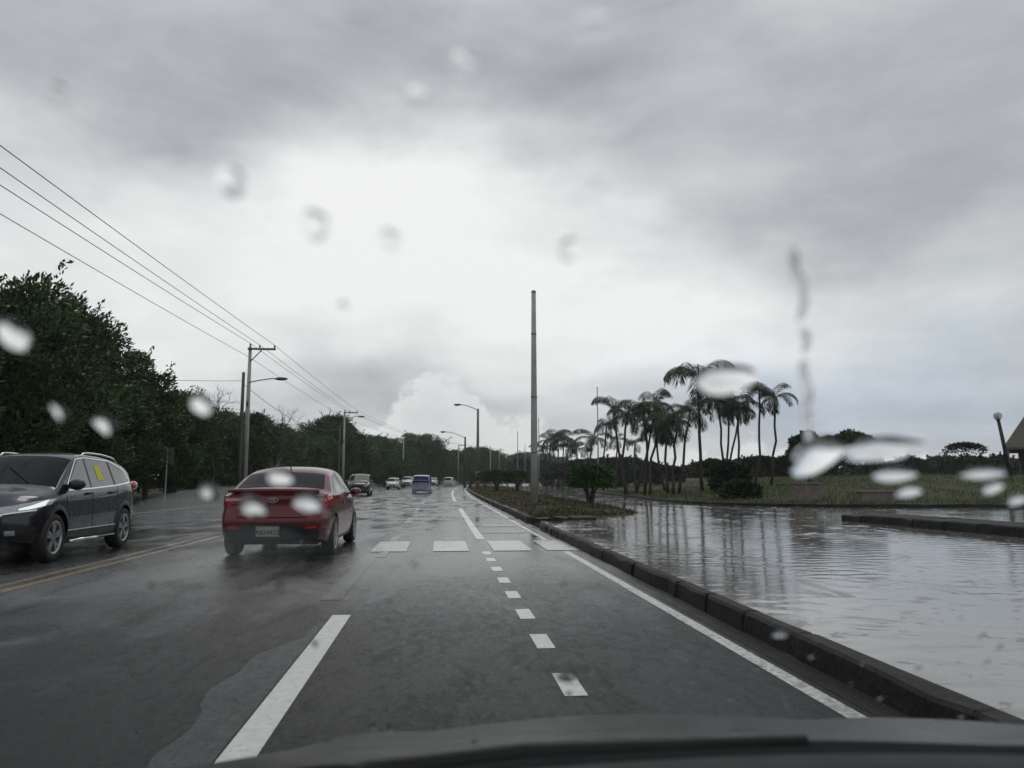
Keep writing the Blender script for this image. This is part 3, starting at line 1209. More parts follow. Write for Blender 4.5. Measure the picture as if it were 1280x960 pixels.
bush(738, 637, 31.5, 1.8, 1.6, 'mushroom shaped green bush with a thick forked stem at the tip of the grass island', 1, .22, 9000)
bush(621, 618, 66, 2.7, 1.75, 'trimmed round bush on the grass island nearer the kerb', 2, .25, 6000)
bush(647, 618, 66, 2.2, 1.75, 'trimmed round bush just left of the tall concrete pole', 3, .25, 6000)
bush(606, 612, 92, 2.2, 1.9, 'small dark bush right of the orange based lamp post', 4, .25, 4000)
bush(588, 611, 105, 1.9, 1.7, 'small dark bush left of the orange based lamp post', 5, .25, 3000)


def shrub(px, pbot, Y, width, h, label, seed, group=None, m='leaf_dark', nl=4500, name='shrub', sink=.2):
    p = at(px, pbot, Y)
    dmin = max(0, float(fdist(p.x, Y)[0]))
    e = empty(name, (p.x, Y, float(fz(dmin)) - sink), 0, label, 'shrub', group)
    m_ = MB()
    r = np.random.default_rng(seed)
    for k in range(4):
        a = r.uniform(0, 6.28)
        m_.tube([(0, 0, -.1), (width * .2 * math.cos(a), width * .2 * math.sin(a), h * .6)], [.08, .03], 5)
    m_.build('stem', M['bark'], e)
    V = bush_crown(seed, width / 2, h * .52, h * .5, nl, .22, .11, .8)
    quads_object('foliage', V, M[m], e)
    return e


for (px, Y, w_, h, lab) in (
        (832, 80, 4.2, 2.0, 'low dark shrub under the middle of the palm row'), (893, 75, 4.0, 2.2, 'dark shrub under the tallest palm'), (912, 44, 2.3, 1.9, 'bulky dark shrub below the right half of the palms'),
        (955, 72, 5.0, 2.1, 'rounded dark shrub under the slender palms'), (985, 70, 3.6, 2.0, 'dark shrub at the foot of the palm at the right end'), (925, 36, 1.7, .9, 'low shrub on the bank edge by the flooded pavement'),
        (760, 86, 4.0, 1.7, 'low dark shrub beside the thin pole'), (800, 82, 4.6, 1.9, 'wide dark shrub among the crowded palms'), (700, 95, 5.0, 2.2, 'wide dark shrub below the far palm clump'),
        (735, 90, 4.0, 1.6, 'dark shrub between far palm clump and thin pole')):
    shrub(px, 600, Y, w_, h, lab, int(px))
# the dark dense tree behind the blurred drop, the small round tree and the flat-topped tree


def small_tree(px, ptop, Y, width, label, seed, flat=.7, m='leaf_dark', nl=6000, trunk=.12, zc=.62):
    p = at(px, ptop, Y)
    z0 = .9
    h = p.z - z0
    e = empty('field_tree', (p.x, Y, z0), 0, label, 'tree')
    m_ = MB()
    r = np.random.default_rng(seed)
    m_.tube([(0, 0, -.3), (.1, 0, h * .3), (0, .1, h * .62)], [trunk, trunk * .8, trunk * .5], 7)
    for k in range(7):
        a = r.uniform(0, 6.28)
        m_.tube([(.1, 0, h * .3), (width * .16 * math.cos(a), width * .16 * math.sin(a), h * .5), (width * .38 * math.cos(a), width * .38 * math.sin(a), h * .82)], [trunk * .5, trunk * .35, trunk * .12], 5)
    m_.build('trunk', M['bark'], e)
    quads_object('crown', bush_crown(seed, width / 2, h * (1 - zc), h * zc, nl, .24, .12, flat), M[m], e)
    return e


small_tree(1008, 543, 46, 2.2, 'dark upright tree right of the palm row', 61, .9, zc=.55)
small_tree(1062, 541, 62, 4.6, 'round topped green tree behind the long smeared raindrop', 62, .8, 'leaf_bush', zc=.6)
small_tree(1206, 555, 60, 2.9, 'flat topped tree with gaps in its crown at the right', 63, .45, nl=1500, zc=.72)

# distant tree belt across the field, each tree its own
fp = []
for k in range(3):
    e = empty('distant_tree', (0, 0, -60))
    limb_mesh(70 + k, 6, 2.5, .18, 5).build('trunk', M['bark'], e)
    V = crown_mesh('crown', 80 + k, 6.0, 3.4, .1, 46, 90, .42, .24, M['leaf_dark'], lambda t: .75 + .25 * math.sin(math.pi * t) if t < .7 else .95 - .8 * (t - .7) / .3)
    quads_object('crown', V, M['leaf_dark'], e)
    fp.append(e)
i = 0
for px in list(range(650, 1330, 13)):
    Y = random.uniform(105, 145)
    topy = {650: 572}.get(px, 578 + 5 * math.sin(px * .031) + random.uniform(-3, 3)) if px < 1120 else 572 + random.uniform(-4, 4)
    if px < 700:
        Y, topy = random.uniform(190, 230), 574 + (px - 650) * .1
    p = at(px, topy, Y)
    o = fp[i % 3] if i < 3 else copy_tree(fp[i % 3])
    h = max(3.0, p.z - .7)
    o.location = (p.x, Y, .7)
    o.rotation_euler = (0, 0, random.uniform(0, 6.28))
    o.scale = (h / 6 * 1.3, h / 6 * 1.3, h / 6)
    tag(o, 'low dark tree in the far belt of trees across the field', 'tree', 'trees of the far belt across the field')
    i += 1

# ------------------------------------------------------------------ poles and wires


def insulator(m_, c):
    m_.lathe([(.0, 0), (.035, 0), (.03, .05), (.07, .07), (.07, .10), (.04, .12), (.06, .15), (.03, .19), (0, .2)], 'z', 10, c)


def utility(px, ptop, Y, label, arm_px=None, lamp=None):
    d = ray(px, ptop)
    x = Y * d.x / d.y
    h = CAM_H + Y * d.z / d.y
    e = empty('utility_pole', (x, Y, 0), 0, label, 'utility pole', 'utility poles along the left roadside')
    m_ = MB()
    m_.tube([(0, 0, -.2), (0, 0, h * .5), (0, 0, h)], [.17, .14, .10], 12)
    m_.build('shaft', M['concrete'], e, smooth=True)
    m_ = MB()
    m_.box((.75, -.12, h - .18), (1.75, .10, .12))
    m_.build('crossarm', M['steel_dk'], e)
    m_ = MB()
    m_.tube([(.05, -.10, h - 1.0), (.75, -.10, h - .24)], .035, 6)
    m_.build('brace', M['steel_dk'], e)
    for xx in (0.0, .62, 1.55):
        m_ = MB()
        insulator(m_, (xx, -.12 if xx else 0, h - .12 if xx else h))
        m_.build('insulator', M['porcelain'], e)
    if lamp:
        q = at(lamp[0], lamp[1], Y)
        lx, lz = q.x - x, q.z
        z0 = lz - .25
        m_ = MB()
        m_.tube([(0, -.1, z0), (lx * .3, -.1, z0 + .14), (lx * .7, -.1, lz + .02), (lx - .35, -.1, lz + .02)], .04, 8)
        a = m_.build('lamp_arm', M['steel'], e, smooth=True)
        m_ = MB()
        m_.sphere((lx, -.1, lz + .01), (.42, .16, .11), 14, 8)
        a2 = m_.build('lamp_head', M['steel_dk'], a, smooth=True)
        m_ = MB()
        m_.box((.0, -.22, h * .62), (.1, .12, .3))
        m_.build('clamp', M['steel_dk'], e)
    return x, h


UP = [utility(313, 433, 50, 'tall utility pole with crossarm and lamp arm, first beyond the red sedan', lamp=(352, 474)),
      utility(431, 514, 97, 'utility pole with crossarm and lamp arm above the black oncoming car', lamp=(452, 521)),
      utility(504.5, 543, 160, 'distant utility pole with crossarm above the white oncoming pickup'),
      utility(573, 556, 212, 'distant utility pole with crossarm just left of the curved lamp post'),
      utility(624, 562, 255, 'farthest utility pole with crossarm, right of the orange based lamp post')]
UY = [50, 97, 160, 212, 255]


def plain_pole(px, ptop, Y, r, label, m='concrete', zb=0.0, name='pole', group=None, collar=False, cat='pole'):
    d = ray(px, ptop)
    x = Y * d.x / d.y
    h = CAM_H + Y * d.z / d.y - zb
    e = empty(name, (x, Y, zb), 0, label, cat, group)
    m_ = MB()
    m_.tube([(0, 0, -.2), (0, 0, h * .33), (0, 0, h * .66), (0, 0, h)], [r, r * .87, r * .73, r * .6], 16)
    m_.build('shaft', M[m], e, smooth=True)
    m_ = MB()
    m_.lathe([(0, 0), (r * .66, 0), (r * .66, .05), (r * .4, .10), (0, .11)], 'z', 12, (0, 0, h))
    m_.build('cap', M['concrete_dk'], e)
    if collar:
        for zc in (h * .24, h * .5, h * .8):
            m_ = MB()
            rr = r * (1 - .4 * zc / h)
            m_.lathe([(rr * .95, -.035), (rr * 1.08, -.03), (rr * 1.08, .03), (rr * .95, .035)], 'z', 16, (0, 0, zc))
            m_.build('band', M['concrete_dk'], e)
    return x, h


OP = plain_pole(304.5, 467, 49, .15, 'shorter dark wooden pole standing left of the lamp-bearing utility pole', 'wood_pole', name='wooden_pole')
OP2 = plain_pole(425, 533, 96, .14, 'short pole standing just left of the second utility pole', 'wood_pole', name='wooden_pole')
plain_pole(667, 366, 31.5, .155, 'tall bare concrete pole standing on the grass island', 'concrete', .2, 'concrete_pole', collar=True)
plain_pole(613, 560, 150, .12, 'grey pole against the dark wood right of the orange based lamp post', 'concrete', .1, 'concrete_pole')
for (px, pt, Y, lab) in ((647, 540, 120, 'thin pole just left of the concrete pole'), (656.5, 556, 150, 'shortest thin pole, beside the left side of the concrete pole'),
                         (673.5, 523, 100, 'thin pole just right of the concrete pole'), (746.5, 485, 80, 'tallest thin pole, standing in front of the palms')):
    plain_pole(px, pt, Y, .085, lab, 'steel', .3, 'metal_pole', 'thin poles along the side lane')


def lamp_post(px, ptop, Y, lx, ly, label, orange_px=None, m='concrete_dk'):
    d = ray(px, ptop)
    x = Y * d.x / d.y
    h = CAM_H + Y * d.z / d.y
    e = empty('street_lamp', (x, Y, .15), 0, label, 'street lamp')
    m_ = MB()
    zo = 0
    if orange_px:
        zo = at(px, orange_px, Y).z
        m2 = MB()
        m2.tube([(0, 0, -.2), (0, 0, zo - .15)], [.235, .215], 14)
        m2.build('painted_base', M['orange' if m == 'concrete_dk' else 'rust_brown'], e, smooth=True)
    m_.tube([(0, 0, zo - .15 if orange_px else -.2), (0, 0, h * .6), (0, 0, h - .15)], [.21, .17, .13], 14)
    m_.build('shaft', M[m], e, smooth=True)
    q = at(lx, ly, Y)
    ax, az_ = q.x - x, q.z - .15
    m_ = MB()
    m_.tube([(0, -.05, h - .35), (ax * .25, -.05, h - .35 + (az_ - h + .35) * .45), (ax * .6, -.05, az_ - .06), (ax + .4, -.05, az_)], .05, 8)
    a = m_.build('lamp_arm', M['steel'], e, smooth=True)
    m_ = MB()
    m_.sphere((ax, -.05, az_ + .02), (.5, .19, .12), 14, 8)
    hd = m_.build('lamp_head', M['steel_dk'], a, smooth=True)
    m_ = MB()
    m_.sphere((ax - .1, -.05, az_ - .06), (.28, .14, .10), 12, 8)
    m_.build('lens', M['lampglass'], a, smooth=True)


lamp_post(597.5, 511, 96, 572, 506, 'tall street lamp with an orange painted base on the grass island', 589)
lamp_post(581.5, 546, 124, 554, 540, 'shorter street lamp leaning its arm left over the kerb', 598, 'wood_pole')


def wire(pts_, r, label, group, sag=0.0, seg=26, name='power_line'):
    m_ = MB()
    P = []
    for a, e_ in zip(pts_[:-1], pts_[1:]):
        a, e_ = Vector(a), Vector(e_)
        s_ = sag * (e_ - a).length / 50
        for i in range(seg):
            t = i / seg
            p = a.lerp(e_, t)
            p.z -= 4 * s_ * t * (1 - t)
            P.append(p)
    P.append(Vector(pts_[-1]))
    m_.tube(P, r, 5)
    return tag(m_.build(name, M['wire']), label, 'wire', group)


x0, h0 = UP[0]
# off-frame pole behind the camera side carries the near end; heights follow where the wires leave the frame
labs = ['lowest pole-top wire reaching the crossarm at its left end', 'middle wire of the crossarm over the left roadside', 'topmost wire running to the outer end of the crossarm']
for k, (xx, py0) in enumerate(((0.0, 235), (.62, 212), (1.55, 184))):
    near = at(-2, py0, 21.6 + (0, -.5, -2.0)[k])
    far0 = Vector((x0 + xx, 50, h0 + (.2 if k == 0 else .08)))
    ext = near + (near - far0) * .55
    ext.z = near.z + (near.z - far0.z) * .45 + .25
    pts_ = [ext, far0] + [(UP[j][0] + xx, UY[j], UP[j][1] + (.2 if k == 0 else .08)) for j in range(1, 5)]
    wire(pts_, .014, labs[k], None, .12)
near = at(-2, 262, 22)
pts_ = [near + (near - Vector((x0, 50, at(313, 447, 50).z))) * .5, (x0, 49.85, at(313, 447, 50).z)] + [(UP[j][0], UY[j] - .15, UP[j][1] - .8) for j in range(1, 5)]
wire(pts_, .013, 'neutral wire below the crossarm, lowest of the four long wires', None, .12)
q = at(304.5, 476, 49)
wire([at(120, 470, 42), q], .014, 'thin slack wire running from the wooden pole into the wood', None, .5)
wire([q + Vector((0, 0, -.2)), (OP2[0], 96, OP2[1] - .3), (UP[2][0], 160, UP[2][1] - 2.5)], .016, 'slack cable between the wooden poles below the power lines', None, 1.2)
for py in (504, 512):
    wire([at(225, py - 8, 44), at(304.5, py, 49)], .011, 'short cable from the wood to the wooden pole', 'short cables into the wood', .4)

# road sign on the left verge (seen from behind)
q = at(209.5, 560, 36.5)
e = empty('road_sign', (q.x, 36.5, 0.05), 0, 'small grey road sign seen from behind on the left verge', 'road sign')
m_ = MB()
m_.tube([(0, 0, -.1), (0, 0, q.z - .1)], .035, 8)
m_.build('post', M['steel'], e)
m_ = MB()
m_.box((0, .05, q.z - .38), (.55, .02, .72))
m_.build('panel', M['sign_grey'], e)

# globe lamp on the right
zt, zb = at(1247, 520, 46), at(1264, 600, 46)
e = empty('globe_lamp', (zb.x, 46, 1.4), 0, 'leaning black post with a clear globe lamp at the right edge', 'lamp post')
dx, dz = zt.x - zb.x, zt.z - 1.4
m_ = MB()
m_.tube([(0, 0, -.4), (dx * .5, 0, dz * .5), (dx * .97, 0, dz - .22)], [.13, .115, .10], 12)
m_.build('post', M['black_trim'], e, smooth=True)
m_ = MB()
m_.sphere((dx, 0, dz), .26, 18, 12)
m_.build('globe', M['globe'], e, smooth=True)
m_ = MB()
m_.lathe([(0, -.26), (.13, -.26), (.15, -.2), (.1, -.17), (0, -.17)], 'z', 12, (dx, 0, dz))
m_.build('collar', M['black_trim'], e)
m_ = MB()
m_.sphere((dx, 0, dz - .05), (.07, .07, .1), 10, 8)
m_.build('bulb', M['lampglass'], e)

# hipped building at the right edge
q0, q1 = at(1254, 562, 62), at(1281, 522, 62)
azb = math.atan2(q0.x, q0.y)
rd = Vector((math.cos(azb), -math.sin(azb), 0))
hw = 5.5
zap = (q1.z - q0.z) / ((q1 - q0).dot(rd)) * hw + q0.z - 1.2
ze = q0.z - 1.2
cb = q0 + rd * hw
e = empty('roofed_pavilion', (cb.x, cb.y, 1.2), -azb, 'pavilion with a steep brown pyramid roof at the right edge', 'building')
m_ = MB()
m_.add([(-hw, -hw, ze), (hw, -hw, ze), (hw, hw, ze), (-hw, hw, ze), (0, 0, zap), (-hw, -hw, ze - .18), (hw, -hw, ze - .18), (hw, hw, ze - .18), (-hw, hw, ze - .18)],
       [(0, 1, 4), (1, 2, 4), (2, 3, 4), (3, 0, 4), (5, 6, 1, 0), (6, 7, 2, 1), (7, 8, 3, 2), (8, 5, 0, 3), (8, 7, 6, 5)])
m_.build('roof', M['roof_brown'], e)
m_ = MB()
m_.box((0, 0, ze / 2 - .2), (hw * 1.6, hw * 1.6, ze + .2))
m_.build('wall', M['wall_dark'], e)
for xx in (-hw * .95, -hw * .3, hw * .3, hw * .95):
    m_ = MB()
    m_.box((xx, -hw * .95, ze / 2 - .1), (.25, .25, ze - .1))
    m_.build('column', M['concrete_dk'], e)

# stained concrete blocks on the bank edge
def block(px, pb, Y, w_, h, label, seed):
    p = at(px, pb, Y)
    e = empty('concrete_block', (p.x, Y, p.z), .1, label, 'concrete block')
    m_ = MB()
    m_.box((0, 0, h / 2 - .1), (w_, .5, h + .2), None, .94)
    m_.build('body', M['rust_wall'], e)
    m_ = MB()
    m_.box((0, 0, h + .03), (w_ * 1.02, .56, .06))
    m_.build('coping', M['concrete_dk'], e)
    return e


block(1010, 631, 31.6, 1.15, .88, 'stained concrete block beside the dark upright tree', 1)
block(1095, 634, 30.6, 1.6, .62, 'broad low concrete block on the bank under the smeared raindrop', 2)

# ------------------------------------------------------------------ cars


class Car:
    """a car body lofted from its side profile, belt line and plan; +Y is its front"""

    def __init__(s, zt, belt, w, sill, wheels, R_, tumble=.34, crown=.085, rear_s=None, front_s=None, kr=.10, kf=.16, gb=.955):
        s.y0, s.y1 = zt[0][0], zt[-1][0]
        s.yy = np.linspace(s.y0, s.y1, 141)

        def ip(l, sm=3):
            v = np.interp(s.yy, [p[0] for p in l], [p[1] for p in l])
            if sm:
                k = np.ones(2 * sm + 1) / (2 * sm + 1)
                v2 = np.convolve(np.pad(v, sm, 'edge'), k, 'valid')
                m_ = np.minimum(np.arange(141), 140 - np.arange(141)) / sm
                v = np.where(m_ < 1, v * (1 - np.clip(m_, 0, 1)) + v2 * np.clip(m_, 0, 1), v2)
            return v
        s.zt, s.belt, s.w = ip(zt), ip(belt), ip(w, 2)
        s.belt = np.minimum(s.belt, s.zt - .02)
        s.sill = ip(sill, 2)
        s.wheels, s.R = wheels, R_
        s.tumble, s.crown, s.kr, s.kf, s.gb = tumble, crown, kr, kf, gb
        s.W = max(s.w)
        s.rear_s = rear_s or [(0, 0), (2, 0)]
        s.front_s = front_s or [(0, 0), (2, 0)]

    def at(s, arr, y):
        return float(np.interp(y, s.yy, arr))

    BT = ([0, .10, .28, .5, .72, .88, 1.0], [.925, .965, .992, 1.0, .988, .985, .962])

    def xs(s, y, z):
        w, zb, zs = s.at(s.w, y), s.at(s.belt, y), s.at(s.sill, y)
        if z <= zb:
            return w * float(np.interp((z - zs) / max(zb - zs, .01), *s.BT))
        return max(.05, w * .962 - (.962 - s.gb) * w - s.tumble * (z - zb))

    def top(s, y, xn):
        """point of the upper surface at xn (-1..1) across"""
        zt, zb = s.at(s.zt, y), s.at(s.belt, y)
        cr = min(s.crown, zt - zb)
        zr = zt - cr
        xr = s.xs(y, zr) if zr > zb + 1e-4 else s.at(s.w, y) * .962
        a = min(1.0, abs(xn))
        return xn * xr, zr + cr * (1 - a ** 2.6) ** (1 / 1.6)

    def dfm(s, x, y, z):
        u = (abs(x) / s.W) ** 2.4
        fr = float(sstep(y, s.y1 - 1.5, s.y1))
        rr = float(sstep(-y, -s.y0 - 1.0, -s.y0))
        y2 = y - s.kf * u * fr + s.kr * u * rr
        y2 += float(np.interp(z, [p[0] for p in s.rear_s], [p[1] for p in s.rear_s])) * float(sstep(-y, -s.y0 - .5, -s.y0))
        y2 -= float(np.interp(z, [p[0] for p in s.front_s], [p[1] for p in s.front_s])) * float(sstep(y, s.y1 - .5, s.y1))
        return (x, y2, z)

    def section(s, y):
        zs, zb, zt = s.at(s.sill, y), s.at(s.belt, y), s.at(s.zt, y)
        za = zs
        for yw in s.wheels:
            q = (s.R + .055) ** 2 - (y - yw) ** 2
            if q > 0:
                za = max(za, s.R + math.sqrt(q))
        za = min(za, zb - .03)
        pts = [(s.xs(y, z), z) for z in np.linspace(za, zb, 12)]
        cr = min(s.crown, zt - zb)
        zr = zt - cr
        for z in np.linspace(zb, zr, 6)[1:]:
            pts.append((s.xs(y, z) if zr > zb + 1e-4 else s.at(s.w, y) * .962, z))
        for a in np.linspace(1, 0, 11)[1:]:
            pts.append(s.top(y, a))
        return pts

    def body(s, parent, m):
        half = [s.section(y) for y in s.yy]
        g = MB()
        P = []
        for y, h in zip(s.yy, half):
            row = [s.dfm(x, y, z) for x, z in h] + [s.dfm(-x, y, z) for x, z in h[-2::-1]]
            P.append(row)
        g.grid(P, flip=True)
        for yi, fl in ((0, False), (-1, True)):
            y, h = s.yy[yi], half[yi]
            rows = [[s.dfm(x * t, y, z) for t in np.linspace(-1, 1, 15)] for x, z in h[:-1]]
            g.grid(rows, flip=fl)
        o = g.build('body', m, parent, smooth=True)
        return o

    # ---- surface patches: all lie a few millimetres proud of the body
    def side(s, name, m, parent, sgn, bot, topl, nu=10, nv=5, off=.005, solid=0.0):
        """bot, topl: two-point lines (y,z) between which a patch lies on one flank"""
        g = MB()
        P = []
        for v in np.linspace(0, 1, nv):
            row = []
            for u in np.linspace(0, 1, nu):
                def ev(l):
                    k = u * (len(l) - 1)
                    i = min(int(k), len(l) - 2)
                    return (l[i][0] + (l[i + 1][0] - l[i][0]) * (k - i), l[i][1] + (l[i + 1][1] - l[i][1]) * (k - i))
                b0, t0 = ev(bot), ev(topl)
                y, z = b0[0] + (t0[0] - b0[0]) * v, b0[1] + (t0[1] - b0[1]) * v
                X, Yy, Z = s.dfm(s.xs(y, z), y, z)
                row.append(((X + off) * sgn, Yy, Z))
            P.append(row)
        g.grid(P, flip=sgn < 0)
        return g.build(name, m, parent, smooth=True, solid=solid)

    def screen(s, name, m, parent, ya, yb, xa=-.93, xb=.93, off=.006, nu=14, nv=8, narrow=0.0):
        g = MB()
        P = []
        for t in np.linspace(0, 1, nv):
            y = ya + (yb - ya) * t
            row = []
            for q in np.linspace(xa, xb, nu):
                x, z = s.top(y, q * (1 - narrow * t))
                X, Yy, Z = s.dfm(x, y, z)
                row.append((X, Yy, Z + off))
            P.append(row)
        g.grid(P, flip=yb < ya)
        return g.build(name, m, parent, smooth=True)

    def end_y(s, x, z, rear):
        """y of the end surface at (x,z): the flat cap, or round the corner of the plan"""
        yy = s.yy[:45] if rear else s.yy[::-1][:45]
        ye = yy[0]
        ax = abs(x)
        if ax > s.xs(ye, z):
            prev = ye
            for y in yy:
                if s.xs(y, z) >= ax:
                    xa, xb = s.xs(prev, z), s.xs(y, z)
                    ye = prev + (y - prev) * ((ax - xa) / (xb - xa + 1e-6))
                    break
                prev = y
            else:
                ye = yy[-1]
        return s.dfm(x, ye, z)[1]

    def end(s, name, m, parent, rear, bot, topl, nu=14, nv=6, off=.006):
        """bot/topl: polylines of (x,z) along the lower and upper edge, on the front or rear face"""
        g = MB()
        P = []
        for v in np.linspace(0, 1, nv):
            row = []
            for u in np.linspace(0, 1, nu):
                def ev(l):
                    k = u * (len(l) - 1)
                    i = min(int(k), len(l) - 2)
                    return (l[i][0] + (l[i + 1][0] - l[i][0]) * (k - i), l[i][1] + (l[i + 1][1] - l[i][1]) * (k - i))
                b0, t0 = ev(bot), ev(topl)
                x, z = b0[0] + (t0[0] - b0[0]) * v, b0[1] + (t0[1] - b0[1]) * v
                y = s.end_y(x, z, rear)
                row.append((x * (1 + off * .8), y + (-off if rear else off), z))
            P.append(row)
        g.grid(P, flip=not rear)
        return g.build(name, m, parent, smooth=True)

    def wheelset(s, parent, track, tw, spokes=5, rim=None, simple_=False):
        ws = []
        for yw in s.wheels:
            for sg in (-1, 1):
                e = empty('wheel', (sg * (track / 2), yw, s.R))
                e.parent = parent
                if sg < 0:
                    e.rotation_euler = (0, 0, math.pi)
                r, h = s.R, tw / 2
                g = MB()
                g.lathe([(r * .66, -h * .9), (r * .9, -h), (r * .975, -h * .8), (r, -h * .4), (r, h * .4), (r * .975, h * .8), (r * .9, h), (r * .70, h * .93), (r * .66, h * .8)], 'x', 32)
                g.build('tyre', M['tyre'], e, smooth=True)
                g = MB()
                g.lathe([(r * .69, h * .96), (r * .66, h * .98), (r * .60, h * .8), (r * .58, -h * .5)], 'x', 32)
                for k in range(spokes):
                    for da in (-.17, .17):
                        a = 2 * math.pi * k / spokes + da
                        rot = Matrix.Rotation(a, 3, 'X')
                        g.box(rot @ Vector((h * .72, 0, r * .37)), (.035, r * .115, r * .54), rot)
                g.lathe([(0, h * .86), (r * .15, h * .84), (r * .17, h * .55)], 'x', 16)
                g.build('rim', M['alloy'] if rim is None else rim, e)
                g = MB()
                g.lathe([(0, -h * .2), (r * .6, -h * .2)], 'x', 24)
                g.build('brake_disc', M['gap'], e)
        g = MB()
        inner = track - tw * 1.15
        g.box((0, (s.y0 + s.y1) / 2, .42), (inner, (s.y1 - s.y0) * .86, .42))
        g.box((0, (s.y0 + s.y1) / 2, .24), (inner * .8, (s.y1 - s.y0) * .8, .06))
        g.build('underbody', M['gap'], parent)

    def seam(s, parent, sgn, line, wd=.014, name='door_gap'):
        for (a, e_) in zip(line[:-1], line[1:]):
            vert = abs(a[1] - e_[1]) > abs(a[0] - e_[0])
            dy, dz = (wd, 0) if vert else (0, wd)
            s.side(name, M['gap'], parent, sgn, [a, e_] if not vert else [a, (a[0] + dy, a[1])], [(a[0], a[1] + dz), (e_[0], e_[1] + dz)] if not vert else [e_, (e_[0] + dy, e_[1])], 4 if vert else 8, 8 if vert else 2, off=.003)

    def mirror(s, parent, y, z, m, size=(.11, .09, .075)):
        for sg in (-1, 1):
            x = s.xs(y, z)
            g = MB()
            g.sphere((sg * (x + .13), y, z + .03), size, 12, 8)
            g.box((sg * (x + .04), y, z + .0), (.12, .05, .035))
            g.build('wing_mirror', m, parent, smooth=True)


def windows(car, e, wins, m, chrome=None):
    for sg in (-1, 1):
        for (bot, topl) in wins:
            car.side('window', m, e, sg, bot, topl, 12, 7, off=.006)


